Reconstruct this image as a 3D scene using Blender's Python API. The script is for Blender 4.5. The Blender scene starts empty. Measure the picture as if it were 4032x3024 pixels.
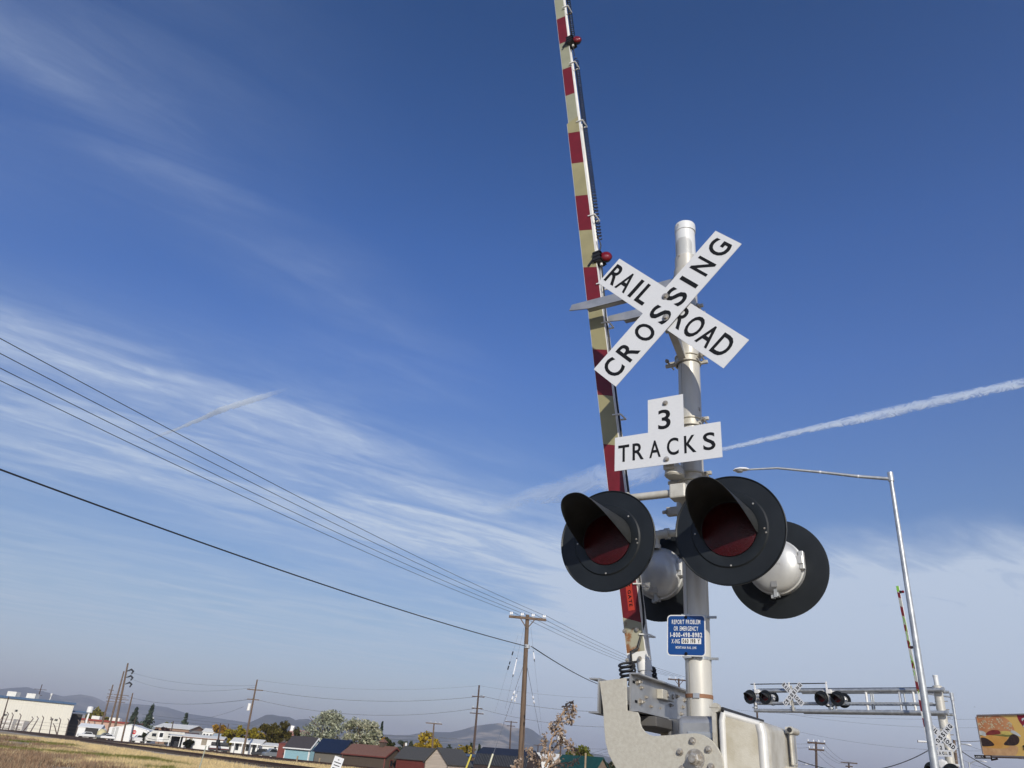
import bpy, math, random
import numpy as np
from mathutils import Vector, Matrix, noise as mnoise
random.seed(7); rng = np.random.RandomState(7)
R = math.radians
S = bpy.context.scene
COL = S.collection

# ------------------------------------------------------------------ camera
H = 1.65
FPX, PITCH, ROLL = 2933.4, 0.4729, 0.0839
CF = Vector((0, math.cos(PITCH), math.sin(PITCH)))
CU0 = Vector((0, -math.sin(PITCH), math.cos(PITCH)))
CR0 = Vector((1, 0, 0))
CR = CR0 * math.cos(ROLL) + CU0 * math.sin(ROLL)
CU = CU0 * math.cos(ROLL) - CR0 * math.sin(ROLL)
cam = bpy.data.objects.new('camera', bpy.data.cameras.new('camera'))
COL.objects.link(cam)
m4 = Matrix((CR, CU, -CF)).transposed().to_4x4()
m4.translation = (0, 0, H)
cam.matrix_world = m4
cam.data.sensor_width = 36.0
cam.data.lens = 36.0 * FPX / 4032.0
cam.data.clip_start = 0.05
cam.data.clip_end = 120000
S.camera = cam

# ------------------------------------------------------------------ sun and sky
YAW = -0.579                                   # heading of the crossing's sign faces
AX = Vector((math.cos(YAW), math.sin(YAW), 0)) # along the signs, to the right
MY = Vector((-AX.y, AX.x, 0))                  # away from the viewer, square to the signs
MAST = Vector((1.165, 4.38, 0))
SUNL = (0.90, -1.0, 0.60)                       # direction to the sun in crossing coordinates
sund = (AX * SUNL[0] + MY * SUNL[1] + Vector((0, 0, SUNL[2]))).normalized()
sun_el = math.asin(sund.z)
sl = bpy.data.lights.new('sun', 'SUN')
sl.energy = 4.6; sl.angle = R(0.53); sl.color = (1.0, 0.94, 0.83)
so = bpy.data.objects.new('sun', sl); COL.objects.link(so)
so.rotation_euler = sund.to_track_quat('Z', 'Y').to_euler()
so.location = (20, -20, 30)

world = bpy.data.worlds.new('World'); S.world = world; world.use_nodes = True
wt = world.node_tree; wn = wt.nodes; wl = wt.links
wn.clear()
def wnode(t, **k):
    n = wn.new(t)
    for a, b in k.items(): setattr(n, a, b)
    return n
def wmath(op, a, b=None, c=None, clamp=False):
    n = wn.new('ShaderNodeMath'); n.operation = op; n.use_clamp = clamp
    for i, v in enumerate((a, b, c)):
        if v is None: continue
        if isinstance(v, (int, float)): n.inputs[i].default_value = v
        else: wl.new(v, n.inputs[i])
    return n.outputs[0]
def wramp(v, a, b, smooth=True):
    n = wn.new('ShaderNodeMapRange'); n.interpolation_type = 'SMOOTHSTEP' if smooth else 'LINEAR'
    n.inputs['From Min'].default_value = a; n.inputs['From Max'].default_value = b
    wl.new(v, n.inputs['Value']); return n.outputs[0]
sky = wnode('ShaderNodeTexSky', sky_type='NISHITA', sun_disc=False)
sky.sun_elevation = sun_el
sky.sun_rotation = math.atan2(sund.x, sund.y)
sky.altitude = 1200; sky.air_density = 1.0; sky.dust_density = 0.6; sky.ozone_density = 2.2
tc = wnode('ShaderNodeTexCoord')
sep = wnode('ShaderNodeSeparateXYZ'); wl.new(tc.outputs['Generated'], sep.inputs[0])
zc = wmath('MAXIMUM', sep.outputs[2], 0.03)
pxn = wmath('DIVIDE', sep.outputs[0], zc); pyn = wmath('DIVIDE', sep.outputs[1], zc)
# cirrus streaks lie along (0.82, 0.57) in the plane of the cloud deck
un = wmath('ADD', wmath('MULTIPLY', pxn, 0.82), wmath('MULTIPLY', pyn, 0.57))
vn = wmath('ADD', wmath('MULTIPLY', pxn, -0.57), wmath('MULTIPLY', pyn, 0.82))
def cloudnoise(su, sv, detail, rough, dist, off=0.0):
    c = wn.new('ShaderNodeCombineXYZ')
    wl.new(wmath('MULTIPLY', un, su), c.inputs[0]); wl.new(wmath('MULTIPLY_ADD', vn, sv, off), c.inputs[1])
    n = wn.new('ShaderNodeTexNoise'); n.noise_dimensions = '2D'
    n.inputs['Scale'].default_value = 1.0; n.inputs['Detail'].default_value = detail
    n.inputs['Roughness'].default_value = rough; n.inputs['Distortion'].default_value = dist
    wl.new(c.outputs[0], n.inputs['Vector']); return n.outputs[0]
n_big = cloudnoise(0.8, 1.5, 3, 0.5, 0.3, 3.1)
n_str = cloudnoise(1.2, 4.6, 8, 0.60, 0.5, 11.7)
n_fin = cloudnoise(7.0, 17.0, 7, 0.68, 0.7, 5.3)
def band(v, c0, w):   # 1 at c0, 0 at +-w
    return wramp(wmath('ABSOLUTE', wmath('SUBTRACT', v, c0)), w, 0.0)
wv = wmath('ADD', vn, wmath('MULTIPLY', wmath('SUBTRACT', n_big, 0.5), 0.55))
main_band = band(wv, 3.10, 1.35)
core = wmath('MULTIPLY', band(wv, 2.42, 0.22), wramp(pxn, 0.2, -0.9))
core2 = wmath('MULTIPLY', band(wv, 3.05, 0.55), wramp(pxn, -1.0, 0.0))
up_wisp = wmath('MULTIPLY', band(wv, 1.30, 0.16), wramp(pxn, -0.50, -0.72))
mid = wmath('MULTIPLY', band(wmath('ADD', wmath('MULTIPLY', pxn, -0.88), wmath('MULTIPLY', pyn, 0.47)), 1.13, 0.30), wmath('MULTIPLY', wramp(pyn, 1.0, 1.5), wramp(pyn, 2.3, 1.8)))
upper_veil = wmath('MULTIPLY', wramp(pxn, -0.15, -0.75), wramp(pyn, 1.5, 0.9))
right_bank = wmath('MULTIPLY', wramp(wmath('ADD', sep.outputs[2], wmath('MULTIPLY', wmath('SUBTRACT', n_big, 0.5), 0.10)), 0.305, 0.220), wramp(pxn, -0.1, 0.8))
low = wmath('MULTIPLY', wramp(sep.outputs[2], 0.28, 0.12), 0.58)
soft = wramp(n_str, 0.22, 0.80)
tex = wmath('ADD', wmath('MULTIPLY', soft, wmath('ADD', wmath('MULTIPLY', n_fin, 1.25), 0.16)), 0.17)
dens = wmath('MULTIPLY', main_band, 0.80)
dens = wmath('ADD', dens, wmath('MULTIPLY', core, 0.50))
dens = wmath('ADD', dens, wmath('MULTIPLY', core2, 0.55))
dens = wmath('ADD', dens, wmath('MULTIPLY', up_wisp, 0.17))
dens = wmath('ADD', dens, wmath('MULTIPLY', mid, 0.13))
dens = wmath('ADD', dens, wmath('MULTIPLY', upper_veil, 0.10))
dens = wmath('ADD', dens, wmath('MULTIPLY', right_bank, 0.95))
dens = wmath('ADD', dens, low)
alpha = wmath('MULTIPLY', dens, wmath('ADD', tex, wmath('MULTIPLY', right_bank, 0.30)), clamp=True)
alpha = wmath('MINIMUM', alpha, 0.85)
bg = wnode('ShaderNodeBackground'); bg.inputs[1].default_value = 0.085
bgc = wnode('ShaderNodeBackground'); bgc.inputs[0].default_value = (0.66, 0.77, 0.93, 1); bgc.inputs[1].default_value = 0.92
# the clear air of the photographed sky, from horizon (left) to zenith (right)
tint = wnode('ShaderNodeValToRGB'); cr = tint.color_ramp
for i, (pos, c) in enumerate(((.04, (1.16, 1.00, 1.00)), (.15, (1.02, 1.05, 1.09)), (.30, (.86, 1.08, 1.38)), (.47, (.64, 1.05, 1.70)), (.60, (.44, .96, 1.70)), (.80, (.12, .68, 1.30)))):
    e = cr.elements[i] if i < 2 else cr.elements.new(pos)
    e.position = pos; e.color = (c[0] / 2, c[1] / 2, c[2] / 2, 1)
wl.new(sep.outputs[2], tint.inputs[0])
hs = wnode('ShaderNodeVectorMath', operation='MULTIPLY'); h2 = wnode('ShaderNodeVectorMath', operation='SCALE'); h2.inputs['Scale'].default_value = 2.0
wl.new(sky.outputs[0], hs.inputs[0]); wl.new(tint.outputs[0], hs.inputs[1]); wl.new(hs.outputs[0], h2.inputs[0]); wl.new(h2.outputs[0], bg.inputs[0])
mixs = wnode('ShaderNodeMixShader'); wl.new(alpha, mixs.inputs[0]); wl.new(bg.outputs[0], mixs.inputs[1]); wl.new(bgc.outputs[0], mixs.inputs[2])
wo = wnode('ShaderNodeOutputWorld'); wl.new(mixs.outputs[0], wo.inputs['Surface'])
world.cycles.sampling_method = 'MANUAL'; world.cycles.sample_map_resolution = 1024

S.view_settings.view_transform = 'Standard'; S.view_settings.look = 'None'
S.view_settings.gamma = 1.0; S.view_settings.exposure = 0.0
S.view_settings.use_curve_mapping = False
S.cycles.max_bounces = 6; S.cycles.volume_bounces = 1; S.cycles.transparent_max_bounces = 12

# ------------------------------------------------------------------ measuring helpers
O = Vector((0, 0, H))
def ray(x, y):
    return (CF * FPX + CR * (x - 2016) + CU * (1512 - y)).normalized()
def atD(x, y, D):
    """world point seen at photo position x, y at a ground distance of D metres"""
    u = ray(x, y); return O + u * (D / math.hypot(u.x, u.y))
def toM(p):
    d = Vector(p) - MAST; return Vector((d.dot(AX), d.dot(MY), d.z))
OM = toM(O)
def onY(x, y, v):
    """point on a plane parallel to the sign faces, in crossing coordinates"""
    u = ray(x, y); t = (v - OM.y) / u.dot(MY); return toM(O + u * t)
def onX(x, y, v):
    u = ray(x, y); t = (v - OM.x) / u.dot(AX); return toM(O + u * t)
def c3(x, y): return (2250 + x / 2.212, 2350 + y / 2.212)
def horizon(x): return 2848.4 + 0.0841 * x

# ------------------------------------------------------------------ materials
MATS = {}
def mat(name, col, rough=0.6, metal=0.0, var=0.12, scale=3.0, col2=None, bump=0.0, bscale=40.0, spec=0.5, coords='Object', stretch=None, island=0.0, transl=0.0, detail=5.0, lo=0.35, hi=0.65):
    if name in MATS: return MATS[name]
    m = bpy.data.materials.new(name); m.use_nodes = True
    nt = m.node_tree; n = nt.nodes; l = nt.links
    b = n['Principled BSDF']
    b.inputs['Roughness'].default_value = rough; b.inputs['Metallic'].default_value = metal
    b.inputs['Specular IOR Level'].default_value = spec
    tcn = n.new('ShaderNodeTexCoord'); src = tcn.outputs[coords]
    if stretch:
        mp = n.new('ShaderNodeMapping'); mp.inputs['Scale'].default_value = stretch
        l.new(src, mp.inputs[0]); src = mp.outputs[0]
    tx = n.new('ShaderNodeTexNoise'); tx.inputs['Scale'].default_value = scale; tx.inputs['Detail'].default_value = detail
    tx.inputs['Roughness'].default_value = 0.6
    l.new(src, tx.inputs['Vector'])
    mr = n.new('ShaderNodeMapRange'); mr.inputs['From Min'].default_value = lo; mr.inputs['From Max'].default_value = hi
    l.new(tx.outputs[0], mr.inputs['Value'])
    if col2 is None: col2 = tuple(c * (1 - var * 2) for c in col)
    mx = n.new('ShaderNodeMix'); mx.data_type = 'RGBA'
    mx.inputs[6].default_value = (*col2, 1); mx.inputs[7].default_value = (*col, 1)
    l.new(mr.outputs[0], mx.inputs[0]); out = mx.outputs[2]
    if island > 0:
        g = n.new('ShaderNodeNewGeometry'); h = n.new('ShaderNodeHueSaturation')
        a = n.new('ShaderNodeMapRange'); a.inputs['To Min'].default_value = 1 - island; a.inputs['To Max'].default_value = 1 + island
        l.new(g.outputs['Random Per Island'], a.inputs['Value']); l.new(a.outputs[0], h.inputs['Value'])
        l.new(out, h.inputs['Color']); out = h.outputs[0]
    l.new(out, b.inputs['Base Color'])
    if bump > 0:
        t2 = n.new('ShaderNodeTexNoise'); t2.inputs['Scale'].default_value = bscale; t2.inputs['Detail'].default_value = 4
        l.new(src, t2.inputs['Vector'])
        bp = n.new('ShaderNodeBump'); bp.inputs['Strength'].default_value = bump; bp.inputs['Distance'].default_value = 0.01
        l.new(t2.outputs[0], bp.inputs['Height']); l.new(bp.outputs[0], b.inputs['Normal'])
    if transl > 0:
        tr = n.new('ShaderNodeBsdfTranslucent'); l.new(out, tr.inputs[0])
        ms = n.new('ShaderNodeMixShader'); ms.inputs[0].default_value = transl
        l.new(b.outputs[0], ms.inputs[1]); l.new(tr.outputs[0], ms.inputs[2])
        l.new(ms.outputs[0], n['Material Output'].inputs['Surface'])
    MATS[name] = m; return m

M_mast = mat('mast_metal', (.60, .58, .52), .42, .15, scale=6, col2=(.47, .45, .40), bump=.08, bscale=60, stretch=(1, 1, .25))
M_whitemetal = mat('white_painted_metal', (.78, .77, .74), .45, .0, .05)
M_galv = mat('galvanised_steel', (.52, .54, .55), .45, .55, scale=6, col2=(.36, .38, .40), bump=.05)
M_alu = mat('cast_aluminium', (.56, .54, .48), .46, .15, scale=9, col2=(.43, .40, .33), bump=.12, bscale=140, lo=.35, hi=.62, detail=8)
M_plate = mat('stained_steel_plate', (.51, .49, .42), .58, .1, scale=55, col2=(.43, .40, .335), bump=.12, bscale=220, lo=.30, hi=.66, detail=8)
M_alu2 = mat('grey_aluminium', (.48, .48, .47), .4, .6, scale=8, col2=(.36, .36, .36), bump=.05)
M_steelblt = mat('bolt_steel', (.52, .50, .46), .38, .55, scale=40, col2=(.30, .26, .21))
M_rust = mat('rust_band', (.30, .15, .08), .7, .2, scale=30)
M_black = mat('black_paint', (.012, .015, .018), .45, .0, scale=6, col2=(.007, .009, .011), detail=9, spec=.35, bump=.03, bscale=70)
M_blackback = mat('black_back_paint', (.036, .033, .031), .42, .1, scale=4, col2=(.022, .022, .022), bump=.04)
M_hood = mat('hood_paint', (.038, .040, .040), .5, .1, scale=7, col2=(.020, .022, .022), spec=.35)
M_lens = mat('red_lens', (.045, .002, .004), .25, .0, scale=30, col2=(.032, .002, .003), spec=.3, bump=.25, bscale=150)
M_sil = mat('silver_paint', (.60, .60, .58), .35, .35, scale=5, col2=(.50, .50, .49), bump=.03)
M_sign = mat('white_reflective_sheeting', (.66, .67, .68), .5, 0, scale=30, col2=(.60, .61, .63), stretch=(1, 1, 14), bump=.05, bscale=400)
M_signback = mat('sign_aluminium', (.50, .50, .49), .45, .5, .1)
M_letter = mat('black_lettering', (.008, .009, .012), .75, 0, .1, spec=.2)
M_red = mat('red_sheeting', (.165, .007, .014), .5, 0, scale=12, col2=(.13, .006, .010))
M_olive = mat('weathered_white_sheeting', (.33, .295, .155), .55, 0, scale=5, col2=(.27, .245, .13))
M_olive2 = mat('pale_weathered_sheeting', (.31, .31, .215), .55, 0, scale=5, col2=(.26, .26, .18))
M_oliverust = mat('rust_stained_sheeting', (.36, .35, .26), .6, 0, scale=11, col2=(.24, .10, .035), lo=.40, hi=.50)
M_cable = mat('black_cable', (.012, .012, .013), .5, 0, .1)
M_blue = mat('blue_sign_sheeting', (.004, .055, .225), .4, 0, .05)
M_wood = mat('weathered_pole_wood', (.17, .115, .075), .85, 0, scale=4, col2=(.09, .06, .042), stretch=(6, 6, .4), bump=.3)
M_wooddark = mat('dark_pole_wood', (.095, .06, .045), .85, 0, scale=4, col2=(.05, .033, .027), stretch=(6, 6, .4))
M_porc = mat('white_porcelain', (.8, .8, .8), .25, 0, .05)
M_wire = mat('wire_metal', (.045, .047, .05), .5, .3, .1)
M_wirepale = mat('pale_wire', (.25, .26, .28), .5, .4, .1)
M_orange = mat('orange_sticker', (.45, .04, .02), .5, 0, .05)

# ------------------------------------------------------------------ mesh helpers
class MB:
    def __init__(s): s.v = []; s.f = []
    def add(s, vs, fs):
        o = len(s.v); s.v += [Vector(p) for p in vs]; s.f += [tuple(i + o for i in f) for f in fs]; return s
    def box(s, c, d, M=None):
        c = Vector(c); x, y, z = d[0] / 2, d[1] / 2, d[2] / 2
        vs = [Vector((a * x, b * y, e * z)) for a in (-1, 1) for b in (-1, 1) for e in (-1, 1)]
        if M is not None: vs = [M @ v for v in vs]
        vs = [v + c for v in vs]
        return s.add(vs, [(0, 1, 3, 2), (4, 6, 7, 5), (0, 4, 5, 1), (2, 3, 7, 6), (0, 2, 6, 4), (1, 5, 7, 3)])
    def beam(s, p0, p1, w, h, up=(0, 0, 1)):
        p0, p1 = Vector(p0), Vector(p1); t = (p1 - p0).normalized(); u = Vector(up)
        a = t.cross(u)
        if a.length < 1e-4: a = t.cross(Vector((1, 0, 0)))
        a.normalize(); b = a.cross(t).normalized()
        vs = [p + a * (i * w / 2) + b * (j * h / 2) for p in (p0, p1) for i, j in ((-1, -1), (1, -1), (1, 1), (-1, 1))]
        return s.add(vs, [(0, 3, 2, 1), (4, 5, 6, 7), (0, 1, 5, 4), (1, 2, 6, 5), (2, 3, 7, 6), (3, 0, 4, 7)])
    def tube(s, pts, r, n=8, cap=True):
        pts = [Vector(p) for p in pts]; k = len(pts)
        rr = r if isinstance(r, (list, tuple)) else [r] * k
        vs = []; prev = None
        for i, p in enumerate(pts):
            t = (pts[min(i + 1, k - 1)] - pts[max(i - 1, 0)])
            if t.length < 1e-9: t = Vector((0, 0, 1))
            t.normalize()
            if prev is None:
                a = t.cross(Vector((0, 0, 1)))
                if a.length < 1e-3: a = t.cross(Vector((1, 0, 0)))
            else: a = prev - t * prev.dot(t)
            a.normalize(); prev = a; b = t.cross(a)
            for j in range(n):
                th = 2 * math.pi * j / n
                vs.append(p + (a * math.cos(th) + b * math.sin(th)) * rr[i])
        fs = [(i * n + j, i * n + (j + 1) % n, (i + 1) * n + (j + 1) % n, (i + 1) * n + j) for i in range(k - 1) for j in range(n)]
        if cap: fs += [tuple(range(n - 1, -1, -1)), tuple((k - 1) * n + j for j in range(n))]
        return s.add(vs, fs)
    def lathe(s, c, axis, prof, n=32, up=(0, 0, 1), a0=0, a1=2 * math.pi):
        """prof: list of (along axis, radius)"""
        c = Vector(c); t = Vector(axis).normalized(); a = t.cross(Vector(up))
        if a.length < 1e-3: a = t.cross(Vector((1, 0, 0)))
        a.normalize(); b = a.cross(t)
        vs = []; full = abs(a1 - a0 - 2 * math.pi) < 1e-6; m = n if full else n + 1
        for d, r in prof:
            for j in range(m):
                th = a0 + (a1 - a0) * j / n
                vs.append(c + t * d + (a * math.cos(th) + b * math.sin(th)) * max(r, 1e-5))
        fs = []
        for i in range(len(prof) - 1):
            for j in range(n):
                k = (j + 1) % m
                fs.append((i * m + j, i * m + k, (i + 1) * m + k, (i + 1) * m + j))
        return s.add(vs, fs)
    def prism(s, poly, d, tf=None):
        """poly in (x, z), extruded along +y by d; tf maps to place"""
        n = len(poly)
        vs = [Vector((x, 0, z)) for x, z in poly] + [Vector((x, d, z)) for x, z in poly]
        if tf: vs = [tf(v) for v in vs]
        fs = [tuple(range(n)), tuple(range(2 * n - 1, n - 1, -1))] + [(i, i + n, (i + 1) % n + n, (i + 1) % n) for i in range(n)]
        return s.add(vs, fs)
    def hexbolt(s, c, axis, r, h, up=(0, 0, 1)):
        return s.lathe(c, axis, [(0, r * 1.35), (h * .2, r * 1.35), (h * .2, r), (h * .85, r), (h, r * .8), (h, 0)], 6 if r > .004 else 6, up)

def finish(o, smooth=None, bevel=0):
    if smooth is not None:
        me = o.data
        me.polygons.foreach_set('use_smooth', [True] * len(me.polygons))
        me.set_sharp_from_angle(angle=R(smooth))
    if bevel > 0:
        b = o.modifiers.new('bevel', 'BEVEL'); b.width = bevel; b.segments = 2; b.limit_method = 'ANGLE'; b.angle_limit = R(40)
        b.harden_normals = False
    return o
def tag(o, label=None, cat=None, group=None, kind=None):
    if label: o['label'] = label
    if cat: o['category'] = cat
    if group: o['group'] = group
    if kind: o['kind'] = kind
    return o
def world_of(o):
    M = Matrix.LocRotScale(o.location, o.rotation_euler, o.scale)
    return world_of(o.parent) @ M if o.parent else M
def build(name, mb, material, parent=None, world=False, smooth=None, bevel=0):
    """world=True: vertices were given in world coordinates"""
    vs = mb.v
    if parent is not None and world:
        inv = world_of(parent).inverted(); vs = [inv @ v for v in vs]
    me = bpy.data.meshes.new(name)
    me.from_pydata([tuple(v) for v in vs], [], mb.f); me.update()
    me.materials.append(material)
    o = bpy.data.objects.new(name, me); COL.objects.link(o)
    if parent: o.parent = parent
    return finish(o, smooth, bevel)
def empty(name, loc, rz=0):
    o = bpy.data.objects.new(name, None); COL.objects.link(o)
    o.location = loc; o.rotation_euler = (0, 0, rz); o.empty_display_size = .2; return o
def copy_tree(o, parent=None):
    c = o.copy(); COL.objects.link(c); c.parent = parent
    for ch in o.children: copy_tree(ch, c)
    return c
def raw_mesh(name, verts, faces, material, parent=None):
    me = bpy.data.meshes.new(name)
    nv, nf = len(verts), len(faces); k = faces.shape[1]
    me.vertices.add(nv); me.vertices.foreach_set('co', verts.astype(np.float32).ravel())
    me.loops.add(nf * k); me.loops.foreach_set('vertex_index', faces.astype(np.int32).ravel())
    me.polygons.add(nf); me.polygons.foreach_set('loop_start', np.arange(0, nf * k, k, dtype=np.int32))
    me.update(calc_edges=True); me.validate()
    me.materials.append(material)
    o = bpy.data.objects.new(name, me); COL.objects.link(o)
    if parent: o.parent = parent
    return o

FONTC = {}
def glyph(ch, bold=0.0):
    """flat letter outline as (verts, faces, bbox), one unit cap height"""
    key = (ch, bold)
    if key in FONTC: return FONTC[key]
    cu = bpy.data.curves.new('glyph', 'FONT'); cu.body = ch; cu.size = 1.0; cu.offset = bold; cu.resolution_u = 4
    ob = bpy.data.objects.new('glyph', cu); COL.objects.link(ob)
    bpy.context.view_layer.update()
    dg = bpy.context.evaluated_depsgraph_get()
    me = bpy.data.meshes.new_from_object(ob.evaluated_get(dg))
    vs = [tuple(v.co) for v in me.vertices]; fs = [tuple(p.vertices) for p in me.polygons]
    bpy.data.objects.remove(ob); bpy.data.curves.remove(cu); bpy.data.meshes.remove(me)
    xs = [v[0] for v in vs]; ys = [v[1] for v in vs]
    FONTC[key] = (vs, fs, (min(xs), max(xs), min(ys), max(ys))); return FONTC[key]
def letter(mb, ch, cx, cz, w, h, ang=0.0, y=0.0, bold=0.0, depth=0.0012, tf=None):
    """a letter of width w, height h centred on (cx, cz) in an upright plane at y, facing -y"""
    vs, fs, (x0, x1, y0, y1) = glyph(ch, bold)
    ca, sa = math.cos(ang), math.sin(ang); out = []
    for v in vs:
        a = ((v[0] - x0) / (x1 - x0) - .5) * w; b = ((v[1] - y0) / (y1 - y0) - .5) * h
        p = Vector((cx + a * ca - b * sa, y - depth, cz + a * sa + b * ca))
        out.append(tf(p) if tf else p)
    mb.add(out, fs)
def textline(mb, text, cx, cz, width, h, y=0.0, bold=0.01, depth=.0008, tf=None, fill=.72):
    adv = []
    for ch in text:
        if ch == ' ': adv.append((.30, None)); continue
        _, _, (x0, x1, y0, y1) = glyph(ch, bold); adv.append((x1 - x0, (y0, y1)))
    gap = .15; tot = sum(a[0] for a in adv) + gap * (len(adv) - 1); k = width / tot
    cap = glyph('E', bold)[2]; ch_h = cap[3] - cap[2]; x = cx - width / 2
    for ch, (w, yy) in zip(text, adv):
        if yy:
            hh = (yy[1] - yy[0]) / ch_h * h; zc_ = cz - h / 2 + ((yy[0] + yy[1]) / 2 - cap[2]) / ch_h * h
            letter(mb, ch, x + w * k / 2, zc_, w * k, hh, 0, y, bold, depth, tf)
        x += (w + gap) * k

# ================================================================== TERRAIN
def ground_mat():
    m = bpy.data.materials.new('dry_ground'); m.use_nodes = True
    nt = m.node_tree; n = nt.nodes; l = nt.links; b = n['Principled BSDF']; b.inputs['Roughness'].default_value = .95
    b.inputs['Specular IOR Level'].default_value = .1
    tcn = n.new('ShaderNodeTexCoord')
    def nz(s, d=5, r=.6):
        t = n.new('ShaderNodeTexNoise'); t.inputs['Scale'].default_value = s; t.inputs['Detail'].default_value = d; t.inputs['Roughness'].default_value = r
        l.new(tcn.outputs['Object'], t.inputs[0]); return t.outputs[0]
    def rg(v, a, c):
        q = n.new('ShaderNodeMapRange'); q.inputs['From Min'].default_value = a; q.inputs['From Max'].default_value = c; l.new(v, q.inputs[0]); return q.outputs[0]
    def mx(f, a, c):
        q = n.new('ShaderNodeMix'); q.data_type = 'RGBA'; l.new(f, q.inputs[0])
        for i, v in ((6, a), (7, c)):
            if isinstance(v, tuple): q.inputs[i].default_value = (*v, 1)
            else: l.new(v, q.inputs[i])
        return q.outputs[2]
    c = mx(rg(nz(.06), .42, .58), (.42, .33, .19), (.27, .23, .19))
    c = mx(rg(nz(.02), .48, .60), c, (.52, .41, .22))
    c = mx(rg(nz(3.0), .3, .7), c, (.34, .27, .19))
    l.new(c, b.inputs['Base Color'])
    bp = n.new('ShaderNodeBump'); bp.inputs['Strength'].default_value = .6; bp.inputs['Distance'].default_value = .08
    l.new(nz(6.0), bp.inputs['Height']); l.new(bp.outputs[0], b.inputs['Normal'])
    return m
M_ground = ground_mat()
def gz(x, y):
    r = math.hypot(x, y)
    k = min(1, max(0, (r - 12) / 30)) * min(1, max(0, (260 - r) / 60))
    return k * 0.16 * mnoise.noise(Vector((x * .07, y * .07, 0))) + k * .05 * mnoise.noise(Vector((x * .4, y * .4, 3)))
vs = []; fs = []
rads = list(np.linspace(0.5, 20, 12)) + list(np.linspace(22, 260, 150)) + [300, 400, 600, 1000, 2000, 4000, 8000, 14000, 22000]
NA = 240
for r in rads:
    for j in range(NA):
        a = 2 * math.pi * j / NA; x, y = r * math.sin(a), r * math.cos(a); vs.append((x, y, gz(x, y)))
for i in range(len(rads) - 1):
    for j in range(NA): fs.append((i * NA + j, i * NA + (j + 1) % NA, (i + 1) * NA + (j + 1) % NA, (i + 1) * NA + j))
vs.append((0, 0, 0)); fs += [(len(vs) - 1, (j + 1) % NA, j) for j in range(NA)]
g = raw_mesh('ground', np.array(vs), np.array([f for f in fs if len(f) == 4]), M_ground)
tag(g, kind='structure')
g.data.polygons.foreach_set('use_smooth', [True] * len(g.data.polygons))

# road that the gate guards, running past the mast's left side
M_asph = mat('asphalt', (.055, .055, .055), .9, 0, scale=1.5, col2=(.04, .04, .042), bump=.4, bscale=60)
mb = MB(); Z = Vector((0, 0, 1))
def XM(x, y, z=0): return MAST + AX * x + MY * y + Z * z
mb.add([XM(-9.2, -40, .03), XM(-1.6, -40, .03), XM(-1.6, 60, .03), XM(-9.2, 60, .03)], [(0, 1, 2, 3)])
tag(build('road', mb, M_asph), kind='structure')
mb = MB()
for xx in (-1.8, -9.0):
    mb.add([XM(xx - .05, -40, .034), XM(xx + .05, -40, .034), XM(xx + .05, 60, .034), XM(xx - .05, 60, .034)], [(0, 1, 2, 3)])
tag(build('road_marking', mb, M_whitemetal), kind='structure')

# hills
def hill(name, prof, D, depth, colA, colB, seed, thr=(.45, .55)):
    m = mat(name + '_cover', colB, .95, 0, scale=.0022, col2=colA, detail=8, lo=thr[0], hi=thr[1], spec=.05)
    pts = [atD(x, y, D) for x, y in prof]
    az = [math.atan2(p.x, p.y) for p in pts]; hh = [p.z for p in pts]
    na, nr = 260, 46
    a_ = np.linspace(az[0], az[-1], na); h_ = np.interp(a_, az, hh)
    V = np.zeros((na, nr, 3))
    for i in range(na):
        edge = min(1, min(i, na - 1 - i) / (na * .06))
        for j in range(nr):
            t = j / (nr - 1) * 2 - 1       # -1 near foot .. 0 crest .. 1 back
            r = D + t * depth
            base = max(0, 1 - abs(t)) ** 1.15
            x, y = r * math.sin(a_[i]), r * math.cos(a_[i])
            fr = mnoise.fractal(Vector((x / 900, y / 900, seed)), 1.0, 2.0, 6)
            z = h_[i] * base * edge + fr * h_[i] * .32 * base * min(1, abs(t) * 3 + .10 * (1 if D < 6500 else .6))
            V[i, j] = (x, y, z - 3 - 25 * (1 if abs(t) > .97 else 0))
    idx = np.arange(na * nr).reshape(na, nr)
    F = np.stack([idx[:-1, :-1], idx[1:, :-1], idx[1:, 1:], idx[:-1, 1:]], -1).reshape(-1, 4)
    o = raw_mesh(name, V.reshape(-1, 3), F, m); o.data.polygons.foreach_set('use_smooth', [True] * len(o.data.polygons))
    tag(o, kind='structure'); return o
hill('far_hills', [(-900, 2760), (-500, 2720), (0, 2706), (40, 2700), (110, 2697), (150, 2710), (200, 2722), (250, 2736), (320, 2728), (370, 2738), (420, 2762), (520, 2768), (600, 2775), (660, 2782), (740, 2806), (860, 2824), (960, 2840), (1080, 2852), (1300, 2880), (1500, 2890), (1700, 2905)], 7200, 2000, (.014, .034, .046), (.22, .21, .18), 1.5, (.50, .62))
hill('rocky_hills', [(760, 2900), (900, 2868), (985, 2842), (1020, 2826), (1048, 2812), (1075, 2811), (1100, 2817), (1140, 2820), (1165, 2832), (1180, 2828), (1211, 2826), (1250, 2838), (1321, 2858), (1400, 2872), (1480, 2886), (1560, 2891), (1640, 2890), (1700, 2896), (1800, 2920)], 5200, 1300, (.012, .028, .030), (.24, .23, .20), 7.7, (.54, .66))
hill('sleeping_ridge', [(1440, 2935), (1560, 2900), (1640, 2885), (1700, 2879), (1772, 2878), (1820, 2866), (1874, 2850), (1920, 2842), (1968, 2835), (1990, 2839), (2007, 2850), (2054, 2859), (2076, 2853), (2098, 2864), (2127, 2889), (2152, 2904), (2206, 2929), (2280, 2948), (2351, 2965), (2500, 2995), (2800, 3050)], 5200, 1400, (.014, .034, .042), (.34, .28, .21), 13.1, (.53, .60))
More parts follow.
